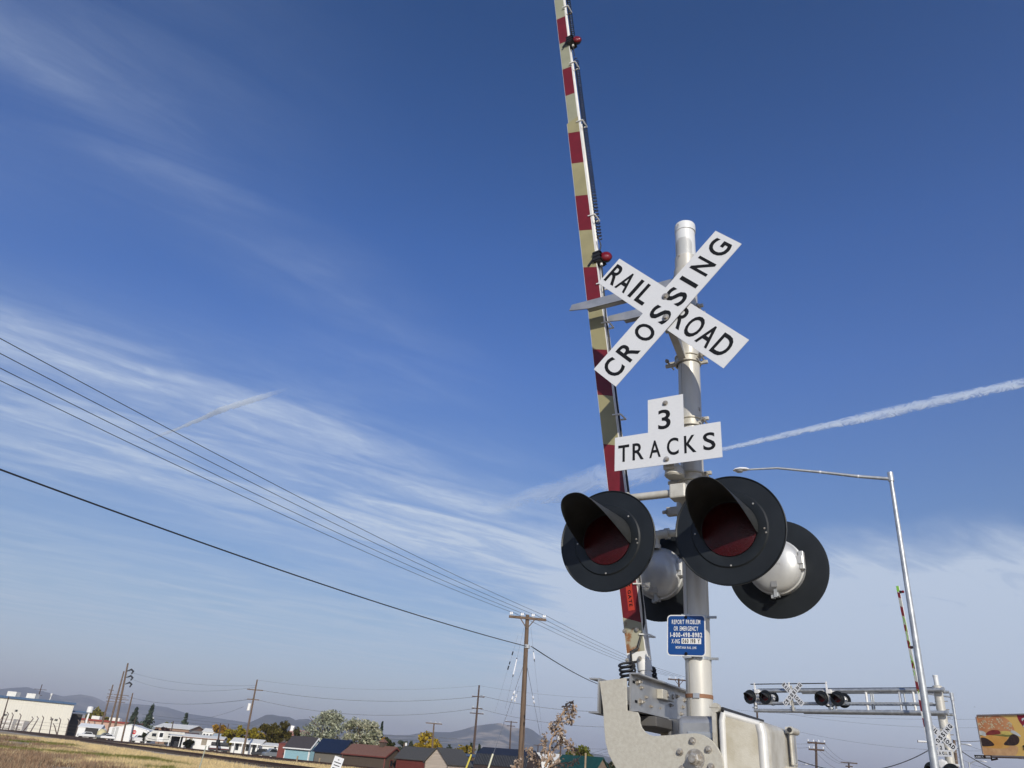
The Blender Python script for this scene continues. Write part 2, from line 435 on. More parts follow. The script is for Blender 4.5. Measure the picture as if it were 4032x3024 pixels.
bpy.data.objects['sleeping_ridge'].name = 'mountain_ridge'

# haze: one closed box of pale air
mb = MB(); mb.box((0, 4000, 233), (22000, 22000, 474))
hz = bpy.data.materials.new('haze_air'); hz.use_nodes = True; hn = hz.node_tree.nodes
hn.remove(hn['Principled BSDF']); pv = hn.new('ShaderNodeVolumePrincipled')
pv.inputs['Color'].default_value = (.88, .89, .96, 1); pv.inputs['Density'].default_value = 1.7e-4
pv.inputs['Anisotropy'].default_value = 0.35
hz.node_tree.links.new(pv.outputs[0], hn['Material Output'].inputs['Volume'])
hz_o = build('haze', mb, hz); tag(hz_o, kind='stuff')
try: hz_o.display_type = 'WIRE'
except Exception: pass

# ================================================================== RAILWAY TRACKS
M_rail = mat('rusty_rail', (.10, .055, .04), .7, .3, scale=2, col2=(.06, .035, .028))
M_sleeper = mat('sleeper_wood', (.07, .055, .045), .9, 0, scale=2)
M_ballast = mat('ballast', (.33, .29, .25), .95, 0, scale=3, col2=(.22, .19, .165), bump=.8, bscale=8)
def track(p0, p1, z, label):
    p0, p1 = Vector((*p0, 0)), Vector((*p1, 0)); d = (p1 - p0).normalized(); q = Vector((-d.y, d.x, 0))
    s0, s1 = p0 - d * 700, p1 + d * 75
    t = empty('railway_track', (p1.x, p1.y, 0))
    tag(t, label, 'railway track', 'railway tracks across the dry field')
    mb = MB(); w0, w1, zt = 2.9, 1.7, z - .30
    n = 60
    for i in range(n + 1):
        c = s0.lerp(s1, i / n)
        mb.v += [c - q * w0 + Z * -.2, c - q * w1 + Z * zt, c + q * w1 + Z * zt, c + q * w0 + Z * -.2]
    mb.f += [(i * 4 + j, i * 4 + j + 1, i * 4 + j + 5, i * 4 + j + 4) for i in range(n) for j in range(3)]
    build('ballast_bed', mb, M_ballast, t, world=True)
    for s in (-.75, .75):
        mb = MB(); a, b = s0 + q * s, s1 + q * s
        mb.beam(a + Z * (z - .145), b + Z * (z - .145), .14, .02)
        mb.beam(a + Z * (z - .085), b + Z * (z - .085), .02, .10)
        mb.beam(a + Z * (z - .017), b + Z * (z - .017), .075, .036)
        build('rail', mb, M_rail, t, world=True)
    mb = MB(); L = (s1 - s0).length; k = int(min(L, 420) / .55)
    for i in range(k):
        c = s1 - d * (i * .55 + .2)
        mb.beam(c - q * 1.3 + Z * (z - .235), c + q * 1.3 + Z * (z - .235), .22, .16)
    o = build('sleepers', mb, M_sleeper, t, world=True); tag(o, kind='stuff')
ZT = .42
def onZ(x, y, z):
    u = ray(x, y); t = (z - H) / u.z; return O + u * t
a, b = onZ(500, 2921, ZT), onZ(1200, 2994, ZT); track((a.x, a.y), (b.x, b.y), ZT, 'farther rusty railway track running just in front of the sheds and trailers')
a, b = onZ(500, 2932, ZT), onZ(1200, 3019, ZT); TA, TB = a.copy(), b.copy(); track((a.x, a.y), (b.x, b.y), ZT, 'nearer rusty railway track crossing the field beyond the dry grass')

# ================================================================== POLES AND WIRES
def pole(name, label, top, bot, D, r=.15, material=None, arms=(), extras=(), group='wooden utility poles in the distance', cat='utility pole', arm_yaw=0.0, braces=False):
    """top, bot: photo positions; arms: (fraction down in px, half length m, tilt)"""
    material = material or M_wooddark
    pt = atD(*top, D); pb = atD(*bot, D)
    k = (pt.z - (-.3)) / (pt.z - pb.z) if pt.z > pb.z else 1
    base = pt + (pb - pt) * k
    t = empty(name, (base.x, base.y, 0)); tag(t, label, cat, group)
    mb = MB(); mb.tube([base, base.lerp(pt, .5), pt], [r * 1.15, r, r * .72], 10)
    build('post', mb, material, t, world=True, smooth=40)
    out = []
    for y, hl, ins in arms:
        f = (y - top[1]) / (bot[1] - top[1]); c = pt.lerp(pb, f)
        ang = arm_yaw; d = Vector((math.cos(ang), math.sin(ang), 0))
        off = Vector((-d.y, d.x, 0)) * -(r * .9)
        mb = MB(); mb.beam(c - d * hl + off, c + d * hl + off, .10, .13)
        if braces:
            for s in (-1, 1): mb.beam(c + d * (s * hl * .42) + off, c - Z * .55 + off, .03, .05)
        arm = build('crossarm', mb, material, t, world=True)
        for q in ins:
            p = c + d * (q * hl) + off + Z * .07
            mb = MB(); mb.lathe(p, (0, 0, 1), [(0, .015), (.06, .015), (.06, .05), (.10, .055), (.13, .035), (.17, .045), (.19, .02), (.19, 0)], 8)
            build('insulator', mb, M_porc, arm, world=True, smooth=50)
            out.append(p + Z * .18)
    for y, side, h, rr, mt in extras:     # transformer cans
        f = (y - top[1]) / (bot[1] - top[1]); c = pt.lerp(pb, f) + Vector((math.cos(arm_yaw), math.sin(arm_yaw), 0)) * side
        mb = MB(); mb.lathe(c - Z * h / 2, (0, 0, 1), [(0, 0), (0, rr), (h * .9, rr), (h, rr * .6), (h, 0)], 12)
        build('transformer', mb, mt, t, world=True, smooth=40)
    return t, out, pt, pb
def wire(name, label, p0, p1, sag, r=.014, material=None, cat='wire', group=None, n=40):
    mb = MB(); p0, p1 = Vector(p0), Vector(p1)
    pts = [p0.lerp(p1, i / n) - Z * (4 * sag * (i / n) * (1 - i / n)) for i in range(n + 1)]
    mb.tube([p - p0 for p in pts], r, 5)
    o = build(name, mb, material or M_wire); o.location = p0
    tag(o, label, cat, group); return o

def through(p0, e, ext, sag):
    """far end of a sagging wire that starts at p0 and passes through e"""
    d = e - p0; L = d.length; t = L / (L + ext); f = p0 + d / t; f.z = p0.z + (e.z + 4 * sag * t * (1 - t) - p0.z) / t; return f
# the wooden T pole in the middle distance and its four wires
YA = R(4)
mp, ins, ptop, pbot = pole('utility_pole', 'tall weathered wooden T pole with four pairs of white insulators, left of the gate', (2077, 2421), (2049, 3024), 42, .145, M_wood,
    arms=[(2437, 1.02, (-.93, -.84, -.35, -.26, .24, .33, .84, .93))], group='', arm_yaw=YA, braces=True)
mb = MB(); c = atD(2074, 2545, 42); mb.lathe(c - Z * .1, (0, 0, 1), [(0, .16), (.18, .16)], 10); mb.beam(c, c + Vector((.3, -.1, -.02)), .03, .03)
build('cable_bracket', mb, M_galv, mp, world=True)
ends = [(0, 1498, 18.6), (0, 1449, 18.0), (0, 1391, 17.4), (0, 1332, 16.9)]
names = ['lowest', 'second lowest', 'second highest', 'topmost']
pole2 = atD(2668, 2668, 86)
for i, (x, y, D) in enumerate(ends):
    p0 = ins[i * 2]; e = atD(x, y, D); far = through(p0, e, 12, .42)
    wire('power_wire', names[i] + ' of the four thin wires climbing left from the T pole across the sky', p0, far, .42, .0095, group='four thin power wires left of the T pole', cat='power wire')
    q = pole2 + Vector((-1.1 + .72 * i, 0, .1)); p1 = ins[i * 2 + 1]
    wire('power_wire', ['lowest', 'second lowest', 'second highest', 'topmost'][i] + ' of the four wires falling right from the T pole towards the mast', p1, q, .35, .011, group='four thin power wires right of the T pole', cat='power wire')
pc = atD(2074, 2545, 42)
e = atD(0, 1848, 19.5); far = through(pc, e, 10, .40)
wire('telephone_cable', 'thick black cable sagging from the upper left down to the T pole', pc, far, .40, .022, M_cable, 'cable')
e = atD(2325, 2671, 66); far = pc + (e - pc) * 1.6
wire('telephone_cable', 'thick black cable falling from the T pole to behind the gate counterweight plate', pc + Vector((.25, -.1, 0)), far, .25, .03, M_cable, 'cable')
# guy wires with white guards and insulators
def guy(label, pts, D0, D1, rods, rr=.012, mt=None):
    """pts: photo positions top->bottom"""
    p0 = atD(*pts[0], D0); p1 = atD(*pts[1], D1)
    t = empty('guy_wire', tuple(p1 * 1.0)); tag(t, label, 'guy wire', 'guy wires of the T pole')
    mb = MB(); mb.tube([p0, p1], rr, 5); build('strand', mb, mt or M_wirepale, t, world=True)
    for f0, f1, r, m_ in rods:
        mb = MB(); mb.tube([p0.lerp(p1, f0), p0.lerp(p1, f1)], r, 8); build('strain_rod', mb, m_, t, world=True)
guy('short guy wire running left from the T pole with two white strain insulators', [(2059, 2625), (1924, 3024)], 42, 36, [(.285, .315, .045, M_porc), (.345, .375, .045, M_porc)])
guy('short guy wire running right from the T pole with two white strain insulators', [(2076, 2628), (2128, 2900)], 42, 38, [(.455, .485, .045, M_porc), (.52, .55, .045, M_porc)])
guy('pale guy wire with long white rod left of the T pole', [(2066, 2460), (1990, 2790)], 42, 37, [(.44, .50, .022, M_wire), (.46, .64, .035, M_porc), (.62, .66, .022, M_wire)], .005)
guy('pale guy wire with long white rod right of the T pole', [(2090, 2470), (2140, 2935)], 42, 37, [(.24, .25, .022, M_wire), (.25, .31, .035, M_porc), (.315, .33, .022, M_wire)], .005)
guy('faint guy wire with two dark couplings farthest left of the T pole', [(2040, 2500), (1950, 2800)], 42, 36, [(.26, .30, .035, M_wire), (.40, .43, .03, M_wire), (.46, .50, .035, M_wire)], .004)
guy('guy wire with two white insulators just left of the T pole below the fork', [(2044, 2700), (2012, 2810)], 42, 38, [(.35, .42, .045, M_porc), (.50, .57, .045, M_porc)], .006)
M_yellow = mat('yellow_guy_guard', (.62, .52, .08), .5, 0, .05); M_cream = mat('cream_guy_guard', (.72, .70, .52), .5, 0, .05)
for lab, (t_, b_), D, mt in (('yellow plastic guy guard slanting in front of the beige shed', ((1856, 2970), (1822, 3060)), 34, M_yellow), ('cream plastic guy guard slanting in front of the black metal shed', ((1941, 2968), (1905, 3080)), 34, M_cream)):
    mb = MB(); p0, p1 = atD(*t_, D), atD(*b_, D)
    g0 = p1 + (p1 - p0) * ((p1.z + .1) / max(.1, (p0.z - p1.z))); mb.tube([p0 - g0, Vector((0, 0, 0))], .035, 8)
    o = build('guy_guard', mb, mt); o.location = g0; tag(o, lab, 'guy guard', 'guy guards near the T pole')

IN3 = (-.85, -.3, .3, .85)
P = {}
P['a'] = pole('utility_pole', 'small pole with one crossarm standing behind the white warehouse', (166, 2695), (147, 2758), 330, .2, arms=[(2715, 2.2, ()), (2738, 1.2, ())])
P['b'] = pole('utility_pole', 'dark bare pole with a slanting brace at the far left edge', (35, 2743), (4, 2850), 235, .17)
P['c'] = pole('utility_pole', 'leftmost of the tall leaning poles beside the pink building', (445, 2696), (391, 2890), 240, .22, M_wood, arms=[(2718, .7, ()), (2734, .7, ()), (2750, .7, ())])
P['d'] = pole('utility_pole', 'tall bare pole just left of the tallest pole by the pink building', (488, 2643), (424, 2885), 235, .24, M_wood, arms=[(2748, 2.5, ()), (2766, 2.5, ())])
P['e'] = pole('utility_pole', 'tallest pole on the left with three curved insulators and two crossarms', (504, 2611), (446, 2898), 225, .27, M_wood, arms=[(2740, 1.9, ()), (2757, 2.1, ())])
P['f'] = pole('utility_pole', 'shorter bare wooden pole right of the tallest pole, in front of the white tent-shaped building', (523, 2729), (483, 2900), 215, .2, M_wood)
P['g'] = pole('utility_pole', 'thin dark pole beside the stop sign at the white tent-shaped building', (535, 2822), (517, 2905), 212, .12)
P['h'] = pole('utility_pole', 'leaning pole with two crossarms and a white transformer behind the porch house', (1013, 2676), (958, 2962), 128, .15, M_wood, arms=[(2718, 1.2, ()), (2757, .9, ())], extras=[(2787, -.45, 1.0, .24, M_whitemetal)], arm_yaw=.0)
P['i'] = pole('utility_pole', 'short dark pole in front of the long white mobile home', (869, 2848), (854, 2951), 135, .14, extras=[(2925, 0, .9, .3, M_black)])
P['i2'] = pole('utility_pole', 'thin pole between the two yellow trees', (901, 2850), (893, 2880), 200, .13)
P['j'] = pole('utility_pole', 'dark pole behind the camper trailer', (683, 2839), (670, 2902), 190, .13)
P['j2'] = pole('utility_pole', 'small pole with white transformers right of the spruce trees', (592, 2822), (585, 2872), 300, .18, extras=[(2832, -.9, 1.2, .4, M_whitemetal), (2832, .9, 1.2, .4, M_whitemetal)])
P['k0'] = pole('utility_pole', 'small pole left of the silver-green trees behind the blue shed', (1176, 2870), (1161, 2925), 170, .14, M_wood)
P['k'] = pole('utility_pole', 'pale-sided pole with one crossarm in front of the golden tree', (1709, 2847), (1701, 2960), 120, .14, M_wood, arms=[(2849, 1.2, (-.4, .2, .7))])
P['k2'] = pole('utility_pole', 'short pole with a small white transformer behind the brown shed', (1592, 2925), (1587, 2965), 135, .12, M_wood, extras=[(2930, .3, .45, .16, M_whitemetal)])
P['l'] = pole('utility_pole', 'pole with three stacked crossarms left of the T pole', (1887, 2698), (1863, 2974), 122, .17, M_wooddark, arms=[(2745, .95, (-.85, .85)), (2792, .8, (-.8, .3)), (2812, 1.05, (-.6, .85))])
P['m'] = pole('utility_pole', 'dark pole with two crossarms in front of the mountain ridge', (2013, 2839), (2006, 2966), 150, .15, M_wooddark, arms=[(2843, 1.15, (-.8, .8)), (2859, .75, ())])
P['o'] = pole('utility_pole', 'pole with white boxes half hidden behind the dry weed', (2212, 2875), (2205, 2995), 120, .13, M_wooddark, extras=[(2908, -.35, .5, .25, M_whitemetal), (2908, .35, .5, .25, M_whitemetal)])
P['p'] = pole('utility_pole', 'small dark T-shaped pole right of the T pole', (2119, 2933), (2117, 2970), 160, .13, arms=[(2935, .9, ())])
P['q'] = pole('utility_pole', 'double-crossarm pole below the light gantry with looping wires', (3213, 2920), (3216, 3100), 75, .12, arms=[(2926, .72, (-.9, -.3, .3, .9)), (2953, .62, (-.9, -.3, .9))], arm_yaw=R(-12))
P['r'] = pole('utility_pole', 'small pole with a crossarm between the gantry and the street lamp', (3342, 3001), (3345, 3100), 110, .13, arms=[(3004, .95, ()), (3018, .4, ())], arm_yaw=R(-12))
P['s'] = pole('utility_pole', 'brown pole behind the cantilever mast beside the billboard', (3756, 2914), (3772, 3060), 62, .12, M_wood)
P['t'] = pole('utility_pole', 'pole whose crossarm shows between the gate arm and the mast', (2672, 2672), (2690, 3000), 86, .13, M_wooddark, arms=[(2678, 1.15, (-.85, -.3, .35, .85))], braces=True)
P['u'] = pole('utility_pole', 'dark brown pole ending under the left end of the gantry', (2979, 2775), (2990, 2960), 60, .085, M_wooddark)
# curved insulators on the tallest pole
for yy, xx in ((2643, 508), (2668, 505), (2694, 501)):
    mb = MB(); c = atD(xx - 8, yy, 225); mb.tube([c, c + Vector((1.0, 0, .5)), c + Vector((1.6, 0, .1)), c + Vector((1.3, 0, -.6))], [.1, .25, .25, .15], 6)
    build('insulator', mb, M_wire, P['e'][0], world=True)
mb = MB(); mb.beam(atD(0, 2838, 235), atD(22, 2800, 235), .14, .14); mb.beam(atD(-6, 2848, 235), atD(6, 2838, 235), .14, .14); build('brace', mb, M_wooddark, P['b'][0], world=True)
# distant wires
def far_wire(a, b, Da, Db, sag, r, label):
    wire('power_wire', label, atD(*a, Da), atD(*b, Db), sag, r, M_wirepale, 'power wire', 'distant power wires')
far_wire((508, 2644), (1012, 2700), 225, 128, 1.0, .02, 'top wire from the tallest left pole to the transformer pole')
far_wire((506, 2668), (1010, 2706), 225, 128, 1.6, .02, 'middle wire from the tallest left pole to the transformer pole')
far_wire((502, 2742), (994, 2752), 225, 128, 1.2, .035, 'thick low wire from the tallest left pole to the transformer pole')
far_wire((1014, 2678), (1887, 2700), 128, 122, .9, .013, 'faint top wire between the transformer pole and the three-arm pole')
far_wire((1020, 2716), (1887, 2742), 128, 122, 1.1, .03, 'upper wire between the transformer pole and the three-arm pole')
far_wire((1020, 2757), (1880, 2788), 128, 122, 1.5, .03, 'lower wire between the transformer pole and the three-arm pole')
far_wire((1890, 2700), (2500, 2750), 122, 118, .5, .013, 'faint top wire running right from the three-arm pole')
far_wire((1890, 2738), (2500, 2800), 122, 118, .8, .03, 'upper wire running right from the three-arm pole')
far_wire((1885, 2790), (2500, 2862), 122, 118, .8, .025, 'lower wire running right from the three-arm pole')
far_wire((560, 2812), (1800, 2908), 320, 230, 1.0, .05, 'long upper wire low across the rocky hill')
far_wire((560, 2824), (1800, 2922), 320, 230, 1.0, .05, 'long lower wire low across the rocky hill')
far_wire((1700, 2898), (2400, 2950), 200, 180, .6, .03, 'upper wire low across the mountain ridge')
far_wire((1720, 2924), (2400, 2972), 200, 180, .6, .03, 'lower wire low across the mountain ridge')
far_wire((960, 2782), (700, 2822), 128, 200, 1.0, .02, 'wire slanting left from the white transformer')
far_wire((2980, 2790), (4032, 2860), 110, 110, .9, .012, 'faint wire passing behind the gantry')
far_wire((2900, 2795), (4032, 2828), 110, 110, .5, .012, 'fainter upper wire passing behind the gantry')
far_wire((3140, 2880), (4100, 2950), 110, 100, .9, .012, 'faint wire above the double-crossarm pole')
wire('power_wire', 'dark drooping cable from the signal box to the street lamp pole', atD(3100, 2975, 60), atD(3660, 2952, 60), 1.1, .028, M_wire, 'power wire')
wire('power_wire', 'dark cable running from the brown pole down behind the billboard', atD(3740, 2925, 62), atD(4100, 3070, 70), .6, .028, M_wire, 'power wire')
wire('power_wire', 'thin cable joining the brown pole and the billboard', atD(3757, 2917, 62), atD(3860, 2917, 75), .05, .02, M_wire, 'power wire')
for i, (xa, ya, yb, xb) in enumerate(((3243, 2925, 2996, 3352), (3244, 2950, 3000, 3350), (3225, 2952, 3004, 3346), (3205, 2954, 3030, 3330))):
    far_wire((xa, ya), (xb, yb), 75, 110, .5, .014, ['first', 'second', 'third', 'lowest'][i] + ' of the wires falling right from the double-crossarm pole')
for i, (xa, ya) in enumerate(((3128, 2940), (3130, 2921), (3135, 3000))):
    far_wire((xa - 60, ya - 4 + i * 4), (3190 + i * 6, ya + 3 + i * 3), 75, 75, .1, .012, ['middle', 'top', 'bottom'][i] + ' wire reaching the double-crossarm pole from the left')
for i, (xa, ya, xb, yb) in enumerate(((3740, 2960, 3900, 3024), (3742, 2990, 3860, 3060), (3700, 2890, 4032, 2990))):
    far_wire((xa, ya), (xb, yb), 80, 90, .3, .013, ['upper', 'lower', 'longest'][i] + ' thin wire under the billboard')
far_wire((2330, 2965), (2420, 2935), 90, 80, .05, .012, 'short thin wire left of the counterweight plate')
far_wire((2230, 3000), (2420, 2952), 120, 80, .05, .012, 'thin wire rising over the green tree')
#==BG==
# ================================================================== BUILDINGS BEYOND THE TRACKS
def simple(name, col, rough=.7, **k): return mat(name, col, rough, 0, **k)
M_win = mat('dark_window', (.02, .025, .03), .15, 0, .1)
M_wh = simple('white_siding', (.74, .74, .72), scale=2, stretch=(1, 1, 12), var=.05)
M_wh2 = simple('white_trim', (.78, .78, .76), var=.03)
M_whroof = simple('white_metal_roof', (.70, .69, .64), var=.05)
M_doorbrown = simple('brown_trim', (.20, .08, .05))
def hzat(x, y, D): return atD(x, y, D).z
class Bld:
    """a building from a near corner seen at photo column x and ground distance D; arm A goes left and away, arm B right and away"""
    def __init__(s, name, label, cat, x, D, th, a, b, z0=0.0, group=None):
        p = atD(x, horizon(x), D); s.N = Vector((p.x, p.y, z0))
        az = math.atan2(p.x, p.y); rt = Vector((math.cos(az), -math.sin(az), 0)); fw = Vector((math.sin(az), math.cos(az), 0))
        s.A = -rt * math.cos(th) + fw * math.sin(th); s.B = rt * math.sin(th) + fw * math.cos(th)
        s.a, s.b, s.z0 = a, b, z0
        s.t = empty(name, tuple(s.N + s.A * a / 2 + s.B * b / 2)); tag(s.t, label, cat, group)
    def P(s, u, v, z): return s.N + s.A * u + s.B * v + Z * (z - s.z0)
    def walls(s, ze, m, zr=None, ridge='A'):
        P, a, b = s.P, s.a, s.b; mb = MB(); z0 = s.z0
        if zr is None:
            mb.add([P(0, 0, z0), P(a, 0, z0), P(a, b, z0), P(0, b, z0), P(0, 0, ze), P(a, 0, ze), P(a, b, ze), P(0, b, ze)],
                   [(0, 4, 5, 1), (1, 5, 6, 2), (2, 6, 7, 3), (3, 7, 4, 0), (4, 7, 6, 5)])
        elif ridge == 'A':
            mb.add([P(0, 0, z0), P(a, 0, z0), P(a, b, z0), P(0, b, z0), P(0, 0, ze), P(a, 0, ze), P(a, b, ze), P(0, b, ze), P(0, b / 2, zr), P(a, b / 2, zr)],
                   [(0, 4, 5, 1), (2, 6, 7, 3), (0, 3, 7, 8, 4), (1, 5, 9, 6, 2)])
        else:
            mb.add([P(0, 0, z0), P(a, 0, z0), P(a, b, z0), P(0, b, z0), P(0, 0, ze), P(a, 0, ze), P(a, b, ze), P(0, b, ze), P(a / 2, 0, zr), P(a / 2, b, zr)],
                   [(0, 4, 8, 5, 1), (2, 6, 9, 7, 3), (3, 7, 4, 0), (1, 5, 6, 2)])
        return build('wall', mb, m, s.t, world=True)
    def roof(s, prof, m, ridge='A', oh=.22, th=.09, name='roof'):
        """prof: (fraction across, z) polyline"""
        mb = MB(); L, Wd = (s.a, s.b) if ridge == 'A' else (s.b, s.a)
        f = (lambda u, v, z: s.P(u, v, z)) if ridge == 'A' else (lambda u, v, z: s.P(v, u, z))
        pr = [(w * Wd, z) for w, z in prof]
        d0 = (pr[1][1] - pr[0][1]) / (pr[1][0] - pr[0][0]); d1 = (pr[-1][1] - pr[-2][1]) / (pr[-1][0] - pr[-2][0])
        pr[0] = (pr[0][0] - oh, pr[0][1] - d0 * oh); pr[-1] = (pr[-1][0] + oh, pr[-1][1] + d1 * oh)
        n = len(pr)
        vs = [f(u, w, z + k) for u in (-oh, L + oh) for k in (.012, .012 + th) for w, z in pr]
        fs = []
        for i in range(n - 1):
            fs += [(n + i, n + i + 1, 3 * n + i + 1, 3 * n + i), (i, 2 * n + i, 2 * n + i + 1, i + 1), (i, i + 1, n + i + 1, n + i), (2 * n + i, 3 * n + i, 3 * n + i + 1, 2 * n + i + 1)]
        fs += [(0, n, 3 * n, 2 * n), (n - 1, 3 * n - 1, 4 * n - 1, 2 * n - 1)] if False else [(0, n, 3 * n, 2 * n), (n - 1, 3 * n - 1, 4 * n - 1, 2 * n - 1)]
        fs[-1] = (n - 1, 3 * n - 1, 4 * n - 1, 2 * n + n - 1) if False else (n - 1, 3 * n - 1, 4 * n - 1, 2 * n + (n - 1))
        fs[-1] = (n - 1, n + n - 1, 3 * n + n - 1, 2 * n + n - 1)
        mb.add(vs, fs); return build(name, mb, m, s.t, world=True)
    def patch(s, face, u0, u1, z0, z1, m, name='window', frame=None, out=.03):
        """rectangle proud of face A (v=0) or B (u=0)"""
        f = (lambda u, o, z: s.P(u, -o, z)) if face == 'A' else (lambda u, o, z: s.P(-o, u, z))
        def bx(a0, a1, b0, b1, o0, o1):
            mb = MB(); mb.add([f(a0, o0, b0), f(a1, o0, b0), f(a1, o0, b1), f(a0, o0, b1), f(a0, o1, b0), f(a1, o1, b0), f(a1, o1, b1), f(a0, o1, b1)],
                              [(0, 1, 2, 3), (4, 7, 6, 5), (0, 4, 5, 1), (1, 5, 6, 2), (2, 6, 7, 3), (3, 7, 4, 0)]); return mb
        o = build(name, bx(u0, u1, z0, z1, -.02, out), m, s.t, world=True)
        if frame:
            w = .07; mb = MB()
            for q in ((u0 - w, u0, z0 - w, z1 + w), (u1, u1 + w, z0 - w, z1 + w), (u0, u1, z1, z1 + w), (u0, u1, z0 - w, z0)):
                k = bx(*q, -.02, out + .02); mb.add(k.v, k.f)
            build('frame', mb, frame, o, world=True)
        return o
TH = R(37)
G5 = 'small garden sheds for sale beyond the tracks'
# light blue shed
M_lb = simple('light_blue_siding', (.27, .45, .50), var=.06, stretch=(1, 1, 8))
M_dkroof = simple('charcoal_shingles', (.055, .048, .050), scale=8)
b_ = Bld('garden_shed', 'light blue shed with white trim and charcoal roof, leftmost of the row', 'shed', 1220, 112, TH, 4.0, 2.5, group=G5)
b_.walls(1.7, M_lb, 3.05); b_.roof([(0, 1.7), (.5, 3.05), (1, 1.7)], M_dkroof)
for u in (0.0, 3.9): b_.patch('A', u, u + .12, .0, 1.66, M_wh2, 'corner_board')
b_.patch('B', .02, .14, 0, 1.66, M_wh2, 'corner_board')
mb = MB(); mb.beam(b_.P(-.22, -.235, 1.62), b_.P(4.22, -.235, 1.62), .05, .14); build('eave_board', mb, M_wh2, b_.t, world=True)
mb = MB(); mb.beam(b_.P(-.25, -.22, 1.58), b_.P(-.25, 1.25, 3.02), .05, .16); mb.beam(b_.P(-.25, 1.25, 3.02), b_.P(-.25, 2.7, 1.58), .05, .16); build('gable_board', mb, M_wh2, b_.t, world=True)
b_.patch('B', 1.0, 1.5, 2.05, 2.45, M_wh, 'gable_vent')
# red shed behind
M_rs = simple('red_board_siding', (.17, .035, .025), scale=3, stretch=(14, 14, .5))
b_ = Bld('garden_shed', 'small rusty red metal shed tucked against the light blue shed', 'shed', 1134, 116, R(10), 1.3, 2.5, group=G5)
b_.walls(2.05, M_rs); b_.roof([(0, 2.0), (1, 2.15)], M_rs, oh=.05)
# grey shed
M_gs = simple('grey_brown_siding', (.16, .145, .12), scale=2, stretch=(10, 10, .5)); M_navy = simple('navy_metal_roof', (.012, .02, .045), .35)
b_ = Bld('garden_shed', 'grey-brown shed with glossy navy metal roof, between the light blue and brown sheds', 'shed', 1344, 106, TH, 4.1, 2.9, group=G5)
b_.walls(1.68, M_gs, 2.98); b_.roof([(0, 1.68), (.5, 2.98), (1, 1.68)], M_navy, oh=.28)
mb = MB(); 
for u in (-.02, 4.1): mb.beam(b_.P(u, -.03, 0), b_.P(u, -.03, 1.6), .1, .06)
build('corner_board', mb, M_navy, b_.t, world=True)
b_.patch('B', 2.0, 2.7, .0, 1.0, M_win, 'door')
# brown shed with cupola
M_bs = simple('dark_brown_siding', (.085, .062, .045), scale=2, stretch=(10, 10, .5)); M_br = simple('red_brown_shingles', (.19, .095, .065), scale=6); M_bt = simple('dark_red_trim', (.15, .035, .028))
b_ = Bld('garden_shed', 'long brown shed with red-brown roof and little square cupola', 'shed', 1517, 100, TH, 6.4, 3.6, group=G5)
b_.walls(1.58, M_bs, 2.62); b_.roof([(0, 1.58), (.5, 2.62), (1, 1.58)], M_br)
mb = MB(); mb.beam(b_.P(-.22, -.235, 1.48), b_.P(6.6, -.235, 1.48), .05, .12)
mb.beam(b_.P(-.25, -.22, 1.46), b_.P(-.25, 1.8, 2.58), .05, .13); mb.beam(b_.P(-.25, 1.8, 2.58), b_.P(-.25, 3.82, 1.46), .05, .13)
mb.beam(b_.P(-.03, -.03, 0), b_.P(-.03, -.03, 1.45), .13, .13); mb.beam(b_.P(6.4, -.03, 0), b_.P(6.4, -.03, 1.45), .13, .06)
build('trim_board', mb, M_bt, b_.t, world=True)
for u in (1.1, 2.65): b_.patch('B', u, u + .5, .55, 1.2, M_win, 'window', M_bt)
cp = b_.P(1.9, 1.8, 2.4); mb = MB(); mb.box(cp + Z * .35, (.62, .62, .75), Matrix.Rotation(math.atan2(b_.A.y, b_.A.x), 3, 'Z'))
cu = build('cupola', mb, M_bs, b_.t, world=True)
mb = MB(); mb.lathe(cp + Z * .70, (0, 0, 1), [(0, .62), (.18, .36), (.42, .0)], 4, a0=math.atan2(b_.A.y, b_.A.x) * -1 + R(45), a1=math.atan2(b_.A.y, b_.A.x) * -1 + R(405)); build('cupola_roof', mb, M_br, cu, world=True)
# dark red shed
M_dr = simple('barn_red_siding', (.13, .024, .018), scale=2, stretch=(10, 10, .5)); M_dg = simple('dark_grey_shingles', (.068, .066, .062), scale=6)
b_ = Bld('garden_shed', 'barn red shed with dark grey shingle roof, beside the beige clapboard shed', 'shed', 1684, 97, TH, 4.6, 2.9, group=G5)
b_.walls(1.62, M_dr, 2.78); b_.roof([(0, 1.62), (.5, 2.78), (1, 1.62)], M_dg)
# beige gable shed
M_bg = simple('beige_clapboard', (.50, .43, .36), scale=1.5, col2=(.40, .34, .28), stretch=(.1, .1, 5))
b_ = Bld('garden_shed', 'beige clapboard shed with its gable end facing the tracks', 'shed', 1763, 92, TH, 3.1, 4.5, group=G5)
b_.walls(1.42, M_bg, 2.85, 'B'); b_.roof([(0, 1.42), (.5, 2.85), (1, 1.42)], M_dg, 'B', oh=.2)
mb = MB(); z = .12
while z < 2.6:
    w = 0 if z < 1.42 else (z - 1.42) / 1.43 * 1.55
    mb.beam(b_.P(w + .02, -.015, z), b_.P(3.08 - w, -.015, z), .02, .03); mb.beam(b_.P(-.015, .02, min(z, 1.38)), b_.P(-.015, 4.4, min(z, 1.38)), .02, .03); z += .16
o = build('clapboards', mb, M_bg, b_.t, world=True); tag(o, kind='stuff')
mb = MB(); mb.beam(b_.P(-.04, -.04, 0), b_.P(-.04, -.04, 1.35), .09, .09); mb.beam(b_.P(3.1, -.04, 0), b_.P(3.1, -.04, 1.35), .09, .07); build('corner_board', mb, M_dg, b_.t, world=True)
